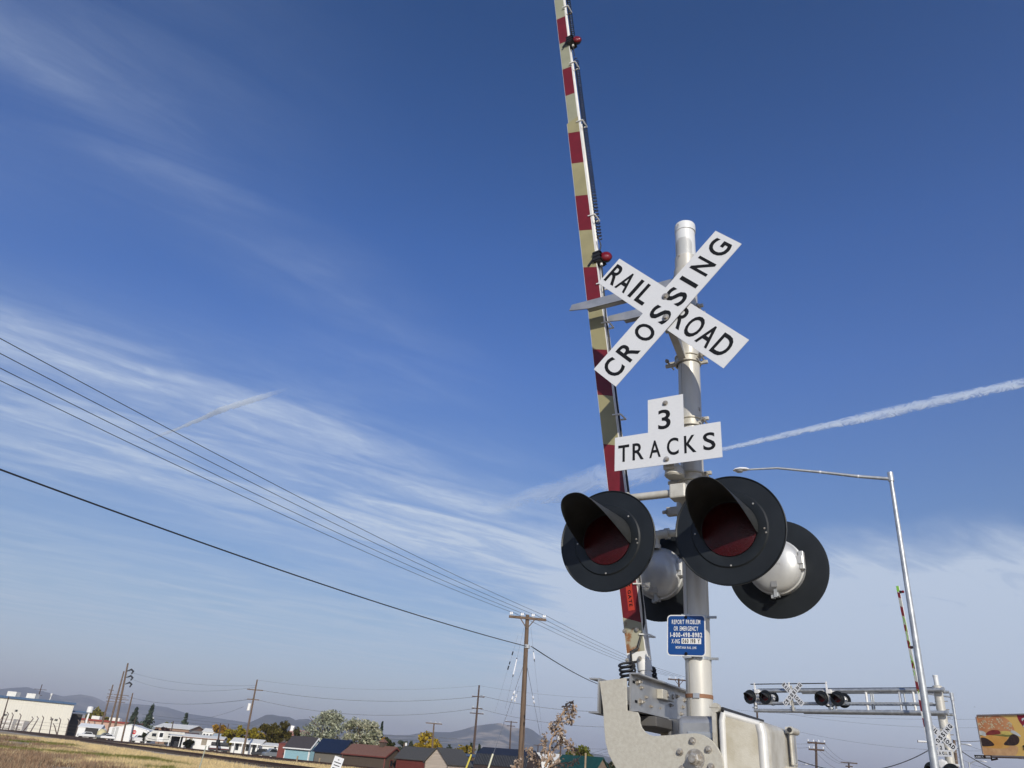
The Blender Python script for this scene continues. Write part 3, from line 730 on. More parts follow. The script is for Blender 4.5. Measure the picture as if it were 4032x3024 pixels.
# navy lean-to and black gambrel shed
b_ = Bld('garden_shed', 'low dark blue metal shed between the beige shed and the black metal shed', 'shed', 1874, 98, R(20), 2.2, 2.2, group=G5)
b_.walls(1.9, M_navy); b_.roof([(0, 2.25), (1, 2.5)], M_navy)
b_.patch('A', .9, 2.1, .3, 1.1, M_wh2, 'door_panel')
M_bk = simple('black_ribbed_metal', (.020, .021, .026), .4); M_dkw = simple('dark_barn_wood', (.045, .03, .028), scale=2, stretch=(10, 10, .5))
b_ = Bld('garden_shed', 'large black ribbed metal shed with a barn-style roof, behind the T pole', 'shed', 2072, 86, R(27), 6.3, 3.6, group=G5)
b_.walls(1.7, M_dkw)
pr = [(0, 1.62), (.12, 2.55), (.5, 3.22), (.88, 2.55), (1, 1.62)]
b_.roof(pr, M_bk, oh=.04)
mb = MB()
for i in range(33):
    u = .02 + i * .195
    mb.beam(b_.P(u, -.085, 1.6), b_.P(u, .40, 2.62), .05, .05)
o = build('roof_rib', mb, simple('lighter_black_rib', (.075, .08, .085), .4), b_.t, world=True); tag(o, kind='stuff')  # ribs in a lighter tone than the roof sheet
mb = MB(); mb.add([b_.P(-.012, 0, 1.7), b_.P(-.012, 3.6, 1.7), b_.P(-.012, 3.17, 2.5), b_.P(-.012, 1.8, 3.2), b_.P(-.012, .43, 2.5)], [(0, 1, 2, 3, 4)]); build('gable', mb, M_dkw, b_.t, world=True)
# green roofed shed
M_gn = simple('green_metal_roof', (.012, .060, .048), .4); M_tan = simple('tan_siding', (.20, .15, .11))
b_ = Bld('garden_shed', 'shed with dark green metal roof, rightmost, below the dry weed', 'shed', 2340, 80, R(32), 4.4, 2.6, group=G5)
b_.walls(1.9, M_tan, 3.0); b_.roof([(0, 1.9), (.5, 3.0), (1, 1.9)], M_gn)
# rough timber posts along the shed lot
M_post = simple('grey_timber', (.30, .23, .15), .9)
for i, (x, y, h) in enumerate(((1172, 2976, 1), (1259, 2985, 1), (1436, 3003, 1), (1537, 3012, 1), (2305, 2965, 3))):
    D = 102 if h == 1 else 60
    p = atD(x, y, D); mb = MB(); hh = p.z; mb.beam((0, 0, 0), (.02, 0, hh), .16 if h == 1 else .12, .16 if h == 1 else .12)
    o = build('fence_post', mb, M_post); o.location = (p.x, p.y, 0)
    tag(o, ('short timber post in front of the light blue shed', 'short timber post in front of the grey-brown shed', 'short timber post at the middle of the brown shed', 'short timber post at the right end of the brown shed', 'timber post with metal pipe before the green roofed shed')[i], 'post')

# houses and trailers
b_ = Bld('mobile_home', 'white building with sloping white roof behind the black metal shed', 'mobile home', 2190, 150, R(18), 7.0, 4, group='white mobile homes')
b_.walls(hzat(2120, 2990, 150), M_wh, hzat(2100, 2962, 150)); b_.roof([(0, hzat(2120, 2990, 150)), (.5, hzat(2100, 2962, 150)), (1, hzat(2120, 2990, 150))], M_whroof)
b_ = Bld('mobile_home', 'white mobile home with low roof left of the rusty red shed', 'mobile home', 1112, 128, R(22), 3.1, 3.4, group='white mobile homes')
ze = hzat(1112, 2942, 128); b_.walls(ze, M_wh); b_.roof([(0, ze), (.5, ze + .35), (1, ze)], M_whroof)
b_.patch('A', .9, 1.25, 1.0, 1.7, M_win, 'window', M_wh2)
b_ = Bld('house', 'white porch house with dark windows behind the leaning pole', 'house', 1022, 135, R(12), 4.2, 4, group='white mobile homes')
ze = hzat(985, 2928, 135); b_.walls(ze, M_wh, ze + .6); b_.roof([(0, ze), (.5, ze + .6), (1, ze)], M_whroof, oh=.4)
for u in (.5, 1.5, 3.1): b_.patch('A', u, u + .5, .7, 1.75, M_win, 'window', M_wh2)
mb = MB()
for u in (.1, 1.2, 2.4, 3.6): mb.beam(b_.P(u, -.9, 0), b_.P(u, -.9, ze - .1), .12, .12)
build('porch_post', mb, M_wh2, b_.t, world=True)
mb = MB(); mb.beam(b_.P(-.3, -.9, ze), b_.P(4.4, -.9, ze), .14, .2); build('porch_beam', mb, M_wh2, b_.t, world=True)
b_ = Bld('mobile_home', 'long white mobile home with brown roof edge and curtained windows', 'mobile home', 878, 150, R(8), 6.6, 4, group='white mobile homes')
ze = hzat(815, 2908, 150); b_.walls(ze, M_wh); b_.roof([(0, ze), (.5, ze + .4), (1, ze)], M_whroof, oh=.15)
mb = MB(); mb.beam(b_.P(-.2, -.18, ze - .03), b_.P(6.8, -.18, ze - .03), .05, .10); build('roof_edge', mb, M_doorbrown, b_.t, world=True)
M_curt = simple('curtained_window', (.30, .26, .20), .3)
for u, w in ((2.6, .9), (5.0, .55), (5.9, .3)): b_.patch('A', u, u + w, .95, 1.95, M_curt, 'window', M_wh2)
b_ = Bld('carport', 'dark carport with pale flat roof between the camper trailer and the long mobile home', 'carport', 752, 152, R(5), 3.6, 4)
ze = hzat(725, 2902, 152)
mb = MB(); 
for u in (.1, 1.7, 3.4): mb.beam(b_.P(u, 0, 0), b_.P(u, 0, ze), .1, .1)
build('post', mb, M_wh2, b_.t, world=True); b_.roof([(0, ze), (1, ze + .2)], M_whroof, oh=.2)
mb = MB(); mb.add([b_.P(0, 3.9, 0), b_.P(3.6, 3.9, 0), b_.P(3.6, 3.9, ze), b_.P(0, 3.9, ze)], [(0, 1, 2, 3)]); mb.box(b_.P(1.8, 2, .6), (1.6, 1.4, 1.2)); build('back_wall', mb, M_bk, b_.t, world=True)
b_ = Bld('house', 'small house with brown hipped roof and white gable behind the camper trailer', 'house', 757, 180, R(20), 5.0, 4)
ze, zr = hzat(720, 2900, 180), hzat(720, 2884, 180); b_.walls(ze, M_wh, zr); b_.roof([(0, ze), (.5, zr), (1, ze)], simple('brown_roof', (.10, .055, .045)), oh=.3)
b_ = Bld('warehouse', 'tan brick hall with large white metal roof behind the camper trailer', 'warehouse', 735, 240, R(28), 9.8, 9)
M_tb = simple('tan_brick', (.30, .19, .13), scale=6); ze, zr = hzat(700, 2868, 240), hzat(690, 2850, 240)
b_.walls(ze, M_tb, zr); b_.roof([(0, ze), (.5, zr), (1, ze)], M_whroof, oh=.4)
b_.patch('B', .3, 8.7, 0, ze - .2, simple('pale_grey_siding', (.42, .41, .38)), 'side_wall')
b_ = Bld('house', 'white house with dark windows beyond the long mobile home', 'house', 834, 235, R(15), 2.9, 4)
ze = hzat(820, 2882, 235); b_.walls(ze, M_wh, ze + .8); b_.roof([(0, ze), (.5, ze + .8), (1, ze)], M_whroof, oh=.2)
for u in (.4, 1.3, 2.1): b_.patch('A', u, u + .5, ze - 1.3, ze - .5, M_win, 'window')
b_ = Bld('mobile_home', 'pale blue-grey roofed trailer between the white house and the yellow tree', 'mobile home', 877, 190, R(10), 2.3, 4)
ze = hzat(860, 2900, 190); b_.walls(ze, M_wh); b_.roof([(0, ze), (.5, ze + .5), (1, ze)], simple('pale_blue_roof', (.45, .52, .54)))
b_ = Bld('house', 'low grey-roofed house right of the dark spruces', 'house', 622, 310, R(15), 4.6, 6)
ze = hzat(600, 2872, 310); b_.walls(ze, M_wh, ze + 1.2); b_.roof([(0, ze), (.5, ze + 1.2), (1, ze)], simple('grey_roof', (.28, .30, .29)))
b_ = Bld('house', 'pink-roofed building glimpsed between the autumn trees', 'house', 1020, 210, R(15), 2.6, 4)
ze = hzat(1010, 2892, 210); b_.walls(ze, simple('faded_red_wall', (.33, .15, .12))); b_.roof([(0, ze), (.5, ze + .4), (1, ze)], simple('pink_roof', (.40, .22, .18)))
b_ = Bld('house', 'red-roofed house with white chimney behind the silver-green trees', 'house', 1190, 230, R(15), 4.6, 5)
ze = hzat(1165, 2890, 230); b_.walls(ze, simple('faded_red_wall', (.33, .15, .12)), ze + 1); b_.roof([(0, ze), (.5, ze + 1), (1, ze)], simple('pink_roof', (.40, .22, .18)))
mb = MB(); mb.box(b_.P(4.2, 2, ze + 1.2), (.9, .9, 1.6)); build('chimney', mb, M_wh2, b_.t, world=True)

# white tent-shaped building
b_ = Bld('storage_building', 'white tent-shaped building with double door beside the stop sign', 'storage building', 583, 222, R(10), 9.2, 12)
ze, zr = hzat(582, 2876, 222), hzat(535, 2856, 222); b_.walls(ze, M_wh, zr, 'B')
b_.roof([(0, ze - .3), (.2, zr - .7), (.5, zr + .1), (.8, zr - .7), (1, ze - .3)], M_wh2, 'B', oh=.1)
for u in (7.1, 7.9): b_.patch('A', u, u + .6, .2, 3.0, simple('pale_grey_door', (.5, .5, .48)), 'door')
# white garage
b_ = Bld('garage', 'small white gabled garage with wide dark opening below the pink building', 'garage', 394, 232, R(8), 5.2, 6)
ze, zr = hzat(392, 2868, 232), hzat(360, 2851, 232); b_.walls(ze, M_wh, zr); b_.roof([(0, ze), (.5, zr), (1, ze)], M_wh2, oh=.15)
b_.patch('A', .5, 3.5, .2, 2.4, simple('opening_shade', (.02, .018, .018)), 'door')  # near-black patch: the shade inside the open garage put into its colour
# pink building
b_ = Bld('commercial_building', 'long low pink building with red roof line and small dark windows', 'commercial building', 554, 300, R(-12), 24, 10)
ze = hzat(554, 2852, 300); b_.walls(ze, simple('pink_stucco', (.55, .36, .27), scale=3, var=.05))
mb = MB(); mb.beam(b_.P(-.1, -.1, ze), b_.P(24.1, -.1, ze), .4, .55); build('red_cornice', mb, simple('red_trim', (.30, .05, .035)), b_.t, world=True)
for x, w, h in ((545, 2.0, .9), (515, 1.9, .8), (483, 1.9, .8), (466, 1.6, .8), (423, 1.5, .8), (410, 1.4, .8), (386, 3.0, 1.5)):
    u = (554 - x) / (554 - 313) * 24; b_.patch('A', u - w / 2, u + w / 2, ze - 2.6 - (h - .8), ze - 1.7, M_win, 'window')
for u, w in ((14, 2.6), (8.2, 3.4), (19, 2.2)):
    mb = MB(); mb.box(b_.P(u, 4, ze + .7), (w, 2, 1.2)); build('roof_unit', mb, M_whroof, b_.t, world=True)
# white warehouse with blue trim
b_ = Bld('warehouse', 'large off-white metal warehouse with blue roof trim at the far left', 'warehouse', 263, 255, R(-8), 36, 20)
ze = hzat(275, 2771, 255)
M_ow = simple('off_white_ribbed_metal', (.70, .67, .58), scale=1.2, stretch=(4, 4, .1), var=.03); b_.walls(ze, M_ow)
mb = MB(); mb.beam(b_.P(-.3, -.2, ze + .1), b_.P(36, -.2, ze + .1), .5, .55); build('roof_trim', mb, simple('blue_trim', (.06, .12, .22)), b_.t, world=True)
mb = MB()
for i in range(60): mb.beam(b_.P(.3 + i * .6, -.02, .2), b_.P(.3 + i * .6, -.02, ze - .3), .08, .05)
o = build('wall_ribs', mb, M_ow, b_.t, world=True); tag(o, kind='stuff')
for u, w, h in ((10.4, 2.4, 1.4), (15.0, 2.4, 1.4), (23, 2.6, 1.4)):
    mb = MB(); mb.box(b_.P(u, 2, ze + .9), (w, 2, h)); build('roof_unit', mb, M_whroof, b_.t, world=True)
for u in (6.2, 18.8): mb = MB(); mb.tube([b_.P(u, 1, ze), b_.P(u, 1, ze + 1.9)], .12, 6); mb.tube([b_.P(u, 1, ze + 1.6), b_.P(u, 1, ze + 2.1)], .26, 6); build('roof_vent', mb, M_whroof, b_.t, world=True)
for x, y in ((129, 2805), (107, 2823), (219, 2834), (230, 2836), (187, 2836)):
    u = (263 - x) / 263 * 26.0; z_ = hzat(x, y, 256); b_.patch('A', u - .35, u + .35, z_ - .25, z_ + .25, M_win if x != 187 else M_whroof, 'wall_vent')
# open loading bay
b_ = Bld('loading_bay', 'open-fronted bay with dark interior and blue roof edge right of the white warehouse', 'loading bay', 331, 262, R(-4), 5.0, 8)
ze = hzat(320, 2806, 262)
mb = MB(); mb.add([b_.P(1.5, .5, 0), b_.P(4.7, .5, 0), b_.P(4.7, .5, ze - .4), b_.P(1.5, .5, ze - .4)], [(0, 1, 2, 3)]); build('opening_shade', mb, simple('opening_shade', (.02, .018, .018)), b_.t, world=True)  # flat near-black sheet stands in for the shade inside the bay
mb = MB(); mb.beam(b_.P(.3, 0, 0), b_.P(.1, 0, ze), .45, .45)
for u in (4.6, 5.0, 5.4): mb.beam(b_.P(u, 0, 0), b_.P(u - .3, 0, ze), .18, .18)
build('column', mb, M_wh2, b_.t, world=True)
b_.roof([(0, ze), (1, ze + .1)], simple('blue_trim', (.06, .12, .22)), oh=.3, th=.35)
mb = MB(); mb.lathe(b_.P(.1, 0, ze + .2), (0, 0, 1), [(0, 0), (0, .8), (1.5, .8), (1.7, 0)], 10); build('vent_hood', mb, M_wh2, b_.t, world=True)

# yellow tank
mb = MB(); mb.lathe((0, 0, 0), (0, 0, 1), [(0, 0), (0, 1.05), (1.6, 1.05), (2.1, .6), (2.3, 0)], 16)
o = build('storage_tank', mb, simple('yellow_tank', (.62, .55, .32)), smooth=50); p = atD(403, 2880, 226); o.location = (p.x, p.y, .1); tag(o, 'squat pale yellow tank in front of the white garage', 'storage tank')
mb = MB(); mb.lathe((0, 0, 0), (0, 0, 1), [(0, 0), (0, 1.3), (.9, 1.3), (1.4, .8), (1.7, 0)], 14)
o = build('storage_tank', mb, M_wh2, smooth=50); p = atD(402, 2868, 236); o.location = (p.x, p.y, 1.2); tag(o, 'white domed tank above the yellow tank', 'storage tank')
# white bins and junk by the warehouse
for x, w, h, lab in ((36, 3.2, 2.6, 'rust-streaked white container left of the louvred one'), (78, 3.3, 2.4, 'white louvred container behind the leaning fence posts')):
    p = atD(x, horizon(x), 246); t = empty('container', (p.x, p.y, 0), R(-8)); tag(t, lab, 'container', 'white containers by the warehouse')
    mb = MB(); mb.box((0, 0, h / 2 + .3), (w, 2, h)); build('body', mb, simple('rust_streaked_white', (.62, .58, .52), scale=1.5, col2=(.30, .16, .10), lo=.25, hi=.42), t)
    for k in range(4): mb = MB(); mb.box((0, -1.03, .7 + k * .5), (w * .8, .06, .12)); build('slat', mb, M_wh2 if k % 2 else M_win, t)

# chain link fence posts with angled tops
M_fp = simple('rusty_fence_steel', (.13, .10, .09))
fpp = [(8, 2875, 33, 2812), (38, 2857, 52, 2815), (68, 2862, 83, 2818), (103, 2865, 131, 2830), (128, 2868, 151, 2829), (160, 2866, 172, 2827), (197, 2874, 205, 2831), (228, 2881, 239, 2835), (262, 2877, 272, 2838), (302, 2882, 312, 2842), (327, 2882, 335, 2842), (344, 2884, 352, 2846), (366, 2886, 374, 2846), (218, 2870, 215, 2858)]
fp_labels = ['at the far left edge', 'left of the rust-streaked container', 'over the rust-streaked container', 'before the louvred container', 'tilting sharply left part of the warehouse wall', 'tilting beside it on the warehouse wall', 'upright in the middle of the warehouse wall', 'near the right end of the warehouse wall', 'at the warehouse corner', 'in front of the loading bay column', 'just right of the loading bay', 'left of the white garage', 'in front of the white garage', 'stubby one low on the warehouse wall']
for (x0, y0, x1, y1), lb in zip(fpp, fp_labels):
    a, b = atD(x0, y0, 236), atD(x1, y1, 236); a = a + (a - b) * max(0, (a.z + .1) / (b.z - a.z)); mb = MB()
    mb.tube([Vector((0, 0, 0)), b - a, b - a + Vector((-.5, 0, .45))], [.16, .13, .1], 6)
    o = build('fence_post', mb, M_fp); o.location = a; tag(o, 'rusty bent-top fence post ' + lb, 'fence post', 'bent-top fence posts by the warehouse')
mb = MB()
for zz in (1.1, 2.0, 2.7): mb.tube([atD(0, 2860, 236).xy.to_3d() + Z * zz, atD(372, 2884, 236).xy.to_3d() + Z * zz], .02, 4)
tag(build('fence_wire', mb, M_fp), 'thin wires strung between the bent-top fence posts', 'fence wire')

# vehicles
M_tyre = simple('tyre_rubber', (.02, .02, .02), .8); M_vw = mat('white_car_paint', (.70, .70, .70), .25, 0, .03); M_vg = mat('grey_car_paint', (.22, .24, .26), .3, .3, .03); M_vd = mat('dark_red_car_paint', (.10, .015, .02), .3, 0, .05)
def car(label, x, D, L, h, body, rot=0.0, cat='car', name='parked_car', roof=True):
    p = atD(x, horizon(x), D); az = math.atan2(p.x, p.y)
    t = empty(name, (p.x, p.y, 0.05), -az + rot); tag(t, label, cat, 'parked vehicles beyond the tracks' if cat == 'car' else None)
    l = L / 2; k = h / 1.45
    lo = [(-l, .35), (-l, .75 * k), (-l * .93, .86 * k), (-l * .45, .93 * k), (l * .5, .95 * k), (l * .96, .88 * k), (l, .6 * k), (l, .35)]
    mb = MB(); mb.prism(lo, 1.7, lambda v: Vector((v.x, v.y - .85, v.z))); build('body', mb, body, t, bevel=.06, smooth=40)
    if roof:
        ca = [(-l * .5, .93 * k), (-l * .22, 1.42 * k), (l * .45, 1.45 * k), (l * .72, .95 * k)]
        mb = MB(); mb.prism(ca, 1.46, lambda v: Vector((v.x, v.y - .73, v.z))); build('roof', mb, body, t, bevel=.05, smooth=40)
        w = [(-l * .42, .96 * k), (-l * .2, 1.33 * k), (l * .42, 1.36 * k), (l * .62, .98 * k)]
        mb = MB(); mb.prism(w, 1.50, lambda v: Vector((v.x, v.y - .75, v.z))); build('side_window', mb, M_win, t)
    for sx in (-.62, .62):
        for sy in (-.84, .66):
            mb = MB(); mb.lathe((sx * l, sy, .33), (0, 1, 0), [(0, 0), (0, .33), (.2, .33), (.2, 0)], 12); build('wheel', mb, M_tyre, t)
    return t
car('white hatchback parked by the dark round shrub', 549, 214, 3.6, 1.7, M_vw, .3)
car('silver-grey car parked before the white mobile home', 1073, 122, 2.2, 1.35, M_vg, .25)
car('dark car parked beside the silver-grey car near the leaning pole', 1035, 126, 2.6, 1.2, M_bk, -.2)
car('dark vehicle behind the white garage door', 415, 224, 3.6, 1.5, M_vg, .1)
car('white van-like car under the tall leaning poles', 345, 226, 3.8, 1.4, M_vw, .2)
car('white car half hidden at the left of the tent-shaped building', 432, 220, 3.2, 1.3, M_vw, -.1)
t = car('black and white pickup truck with dark red stripe beyond the tracks', 868, 138, 3.2, 1.7, M_bk, 0, roof=False)
mb = MB(); mb.box((0, -.87, .85), (2.9, .05, .28)); build('side_stripe', mb, M_vw, t)
mb = MB(); mb.box((0, -.875, .62), (3.0, .05, .1)); build('side_trim', mb, M_vd, t)
mb = MB(); mb.box((0, 0, 1.3), (2.6, 1.4, .5)); build('canopy', mb, M_bk, t, bevel=.1)
# camper trailer
p = atD(650, horizon(650), 178); az = math.atan2(p.x, p.y); t = empty('camper_trailer', (p.x, p.y, .35), -az + R(5)); tag(t, 'white camper travel trailer with rounded nose, dark windows and door', 'camper trailer')
pr = [(-3.5, .45), (-3.6, 1.0), (-3.1, 1.9), (-2.5, 2.35), (3.3, 2.45), (3.5, 2.2), (3.5, .45)]
M_rv = simple('camper_shell', (.66, .65, .60), .35)
mb = MB(); mb.prism(pr, 2.3, lambda v: Vector((v.x, v.y - 1.15, v.z))); build('body', mb, M_rv, t, bevel=.08, smooth=40)
for x0, x1, z0, z1 in ((-2.6, -1.8, 1.3, 1.85), (.4, .9, 1.3, 2.0), (1.5, 2.1, 1.35, 1.95)):
    mb = MB(); mb.box(((x0 + x1) / 2, -1.17, (z0 + z1) / 2), (x1 - x0, .06, z1 - z0)); build('window', mb, M_win, t)
mb = MB(); mb.box((-.95, -1.16, 1.35), (1.05, .05, 1.75)); d_ = build('door', mb, M_wh2, t)
mb = MB(); mb.box((-.9, -1.2, 1.65), (.62, .05, .75)); build('window', mb, M_win, d_)
mb = MB(); mb.tube([(-3.2, -1.17, .9), (-1.6, -1.17, .7), (.6, -1.17, 1.0), (1.4, -1.17, 1.6)], .04, 5); mb.tube([(1.6, -1.17, 1.1), (3.2, -1.17, .8)], .04, 5); build('swoosh_stripe', mb, M_vg, t)
for x_ in (.3, 1.1):
    mb = MB(); mb.lathe((x_, -1.1, .33), (0, 1, 0), [(0, 0), (0, .33), (.2, .33), (.2, 0)], 12); build('wheel', mb, M_tyre, t)
mb = MB(); mb.box((4.0, -.2, .8), (.9, 1.6, .5)); build('hitch_cover', mb, M_wh2, t)
# stop sign
p = atD(529, 2883, 212); t = empty('stop_sign', (p.x, p.y, 0)); tag(t, 'small red stop sign beside the white tent-shaped building', 'stop sign')
mb = MB(); mb.tube([(0, 0, 0), (0, 0, p.z)], .04, 6); build('post', mb, M_galv, t)
mb = MB(); mb.lathe((0, 0, p.z), (0, -1, 0), [(0.05, 0), (.05, .48), (.07, .48), (.07, 0)], 8, a0=R(22.5), a1=R(382.5)); build('plate', mb, simple('stop_sign_red', (.55, .02, .02)), t)
mb = MB(); textline(mb, 'STOP', 0, p.z, .7, .28, -.08, .02); build('lettering', mb, M_wh2, bpy.data.objects['plate'] if False else t)

# ================================================================== TREES
def leafy(name, label, cat, x, ytop, ybase, wpx, D, col, n=1700, size=None, kind='round', colb=None, trunkcol=None, group=None, seed=0, gaps=.0):
    rs = np.random.RandomState(seed + 11)
    p = atD(x, horizon(x), D); top = hzat(x, ytop, D); z0 = 0
    base = max(0.0, hzat(x, min(ybase, 3024), D)); w = wpx * D / 2933 / 2; Ht = top
    t = empty(name, (p.x, p.y, 0)); tag(t, label, cat, group)
    m = mat('foliage_%s_%d' % (kind, seed), col, .8, 0, scale=.8, col2=colb or tuple(c * .55 for c in col), island=.45, transl=.25, spec=.15, lo=.4, hi=.6)
    # trunk and limbs
    mb = MB(); mb.tube([(0, 0, 0), (.1, 0, Ht * .3), (0, .1, Ht * .55), (.05, 0, Ht * .85)], [Ht * .03, Ht * .022, Ht * .014, Ht * .004], 6)
    if kind != 'conifer':
        for k in range(9):
            a = rs.rand() * 6.28; h0 = Ht * (.22 + .05 * k); e = Vector((math.cos(a) * w * .75, math.sin(a) * w * .75, h0 + Ht * .28))
            mb.tube([(0, 0, h0), e * .5 + Vector((0, 0, h0 * .45)), e], [Ht * .014, Ht * .009, Ht * .003], 5)
    build('trunk', mb, M_wood if trunkcol is None else trunkcol, t)
    s = size or max(.10, D / 2933 * 9.0)
    if kind == 'conifer':
        pos = []; nrm = []
        lev = int(14)
        for k in range(lev):
            f = k / (lev - 1); z = Ht * (.10 + .88 * f); rr = w * (1 - f) ** .7 * (0.45 + .75 * rs.rand()) + .06
            nb = 5 + int(4 * (1 - f))
            for q in range(nb):
                a = rs.rand() * 6.28; L = rr * (.6 + .5 * rs.rand())
                m_ = max(4, int(n / (lev * nb)))
                tt = rs.rand(m_) ** .7
                pos.append(np.stack([np.cos(a) * L * tt + rs.randn(m_) * .05 * w, np.sin(a) * L * tt + rs.randn(m_) * .05 * w, z - tt * L * .35 + (tt ** 3) * L * .2 + rs.randn(m_) * .03 * Ht], 1))
        C = np.concatenate(pos)
    else:
        nc = 26 if kind == 'round' else 34
        cs = []
        zc_, hz_ = (Ht * .62, Ht * .40)
        for k in range(nc):
            d = rs.randn(3); d /= np.linalg.norm(d); rr = (.35 + .62 * rs.rand())
            zz = zc_ + d[2] * hz_ * rr
            cs.append((d[0] * w * rr * .95, d[1] * w * rr * .95, zz, (.16 + .17 * rs.rand()) * min(w * 1.1, Ht * .5)))
        if kind == 'wispy':
            for k in range(10):
                a = rs.rand() * 6.28; cs.append((math.cos(a) * w * .55, math.sin(a) * w * .55, Ht * (.80 + .14 * rs.rand()), .11 * Ht))
        pos = []
        for c in cs:
            m_ = n // len(cs); d = rs.randn(m_, 3); d /= np.linalg.norm(d, axis=1)[:, None]; rr = rs.rand(m_) ** .45
            q = d * rr[:, None] * c[3] * np.array([1.1, 1.1, .9]) + np.array(c[:3]); pos.append(q)
        C = np.concatenate(pos); C = C[C[:, 2] > .15 * Ht]
    m_ = len(C)
    # leaf clumps: small bent quads
    u = rs.randn(m_, 3); u /= np.linalg.norm(u, axis=1)[:, None]; v = np.cross(u, rs.randn(m_, 3)); v /= np.linalg.norm(v, axis=1)[:, None]
    sz = (s * (.5 + .9 * rs.rand(m_)))[:, None]; asp = .55
    P0 = C - u * sz * .5; P1 = C + v * sz * asp * .5; P2 = C + u * sz * .5; P3 = C - v * sz * asp * .5
    V = np.stack([P0, P1, P2, P3], 1).reshape(-1, 3); F = np.arange(m_ * 4).reshape(-1, 4)
    raw_mesh('crown', V, F, m, t); return t
GT = 'autumn trees beyond the tracks'
leafy('tree', 'round olive-yellow tree behind the pink building', 'tree', 370, 2792, 2835, 74, 310, (.22, .19, .04), 1500, seed=1, group=GT)
leafy('spruce_tree', 'left of two dark spruces, behind the pink building end', 'spruce', 510, 2788, 2860, 64, 290, (.085, .115, .08), 1300, seed=2, kind='conifer')
leafy('spruce_tree', 'right of two dark spruces with a bent leader, taller one', 'spruce', 570, 2775, 2870, 62, 285, (.085, .115, .08), 1300, seed=3, kind='conifer')
leafy('spruce_tree', 'lone dark spruce standing behind the hall with white roof', 'spruce', 712, 2811, 2855, 50, 300, (.085, .115, .08), 1100, seed=4, kind='conifer')
leafy('shrub', 'dark green round shrub left of the camper trailer', 'shrub', 585, 2886, 2920, 48, 205, (.035, .045, .02), 1400, seed=5)
leafy('tree', 'purple-leaved tree behind the camper trailer', 'tree', 630, 2862, 2915, 74, 212, (.07, .035, .035), 1500, seed=6, group=GT)
leafy('tree', 'small yellow-green tree left of the white metal roof', 'tree', 648, 2837, 2860, 34, 320, (.24, .24, .05), 700, seed=7, group=GT)
leafy('shrub', 'black-green bush beside the long white mobile home', 'shrub', 742, 2912, 2950, 44, 150, (.025, .03, .02), 1200, seed=8)
leafy('tree', 'orange-yellow tree behind the long mobile home, left of the large yellow tree', 'tree', 856, 2850, 2900, 62, 215, (.42, .24, .03), 1700, seed=9, group=GT)
leafy('tree', 'large yellow-green tree left of the leaning transformer pole', 'tree', 935, 2858, 2945, 118, 165, (.33, .27, .03), 3400, seed=10, group=GT)
leafy('tree', 'yellow tree right behind the leaning transformer pole', 'tree', 1005, 2868, 2945, 66, 170, (.27, .21, .03), 1600, seed=12, group=GT)
leafy('tree', 'broad dark olive tree behind the white mobile home', 'tree', 1075, 2846, 2940, 125, 150, (.10, .085, .02), 4200, seed=13, group=GT)
leafy('tree', 'green-brown tree between the olive tree and the silver-green trees', 'tree', 1150, 2868, 2945, 70, 160, (.075, .07, .025), 2000, seed=14, group=GT)
leafy('tree', 'taller silver-green tree with wispy top behind the grey-brown shed', 'tree', 1262, 2795, 2930, 160, 150, (.42, .43, .31), 4600, seed=15, kind='wispy', colb=(.22, .24, .17), group='silver-green trees')
leafy('tree', 'right silver-green tree with pale cream leaves behind the brown shed', 'tree', 1408, 2838, 2940, 165, 138, (.52, .50, .36), 4600, seed=16, kind='wispy', colb=(.22, .24, .15), group='silver-green trees')
leafy('spruce_tree', 'narrow spruce top rising right of the silver-green trees', 'spruce', 1488, 2848, 2930, 28, 170, (.035, .055, .035), 1300, seed=17, kind='conifer')
leafy('tree', 'narrow orange tree right of the silver-green trees', 'tree', 1500, 2890, 2945, 30, 150, (.42, .25, .04), 900, seed=18, group=GT)
leafy('tree', 'dark green tree just right of the cupola', 'tree', 1525, 2894, 2950, 44, 145, (.05, .06, .02), 1500, seed=19, group=GT)
leafy('tree', 'hazy grey-green trees behind the dark red shed, left one', 'tree', 1578, 2905, 2950, 46, 230, (.08, .10, .06), 1300, seed=20, group='grey-green trees')
leafy('tree', 'hazy grey-green tree left of the golden tree', 'tree', 1615, 2912, 2950, 30, 230, (.08, .10, .06), 900, seed=21, group='grey-green trees')
leafy('tree', 'bright golden tree behind the pale-sided pole', 'tree', 1678, 2883, 2965, 112, 140, (.46, .32, .03), 3400, seed=22, group=GT)
leafy('tree', 'low golden tree behind the beige shed roof', 'tree', 1816, 2936, 2975, 80, 130, (.38, .28, .04), 1700, seed=23, group=GT)
leafy('spruce_tree', 'dark conifer left of the three-arm pole', 'spruce', 1850, 2930, 2980, 26, 160, (.04, .06, .035), 800, seed=24, kind='conifer')
leafy('spruce_tree', 'dark conifer right of the three-arm pole', 'spruce', 1882, 2934, 2985, 30, 160, (.04, .06, .035), 800, seed=25, kind='conifer')
leafy('shrub', 'small brownish-yellow bush above the black metal shed', 'shrub', 1912, 2944, 2975, 40, 150, (.24, .17, .05), 600, seed=26)
leafy('tree', 'small dark hazy tree left of the pole with white boxes', 'tree', 1765, 2930, 2960, 24, 230, (.06, .08, .05), 500, seed=27, group='grey-green trees')
leafy('tree', 'green tree rising right of the dry weed above the green roof', 'tree', 2290, 2912, 2995, 108, 100, (.16, .17, .03), 3600, seed=28)
leafy('tree', 'small green tree just left of the counterweight plate', 'tree', 2368, 2985, 3015, 24, 110, (.11, .13, .03), 500, seed=29)
leafy('tree', 'small dark tree against the counterweight plate', 'tree', 2402, 2978, 3020, 40, 110, (.05, .065, .03), 700, seed=30)
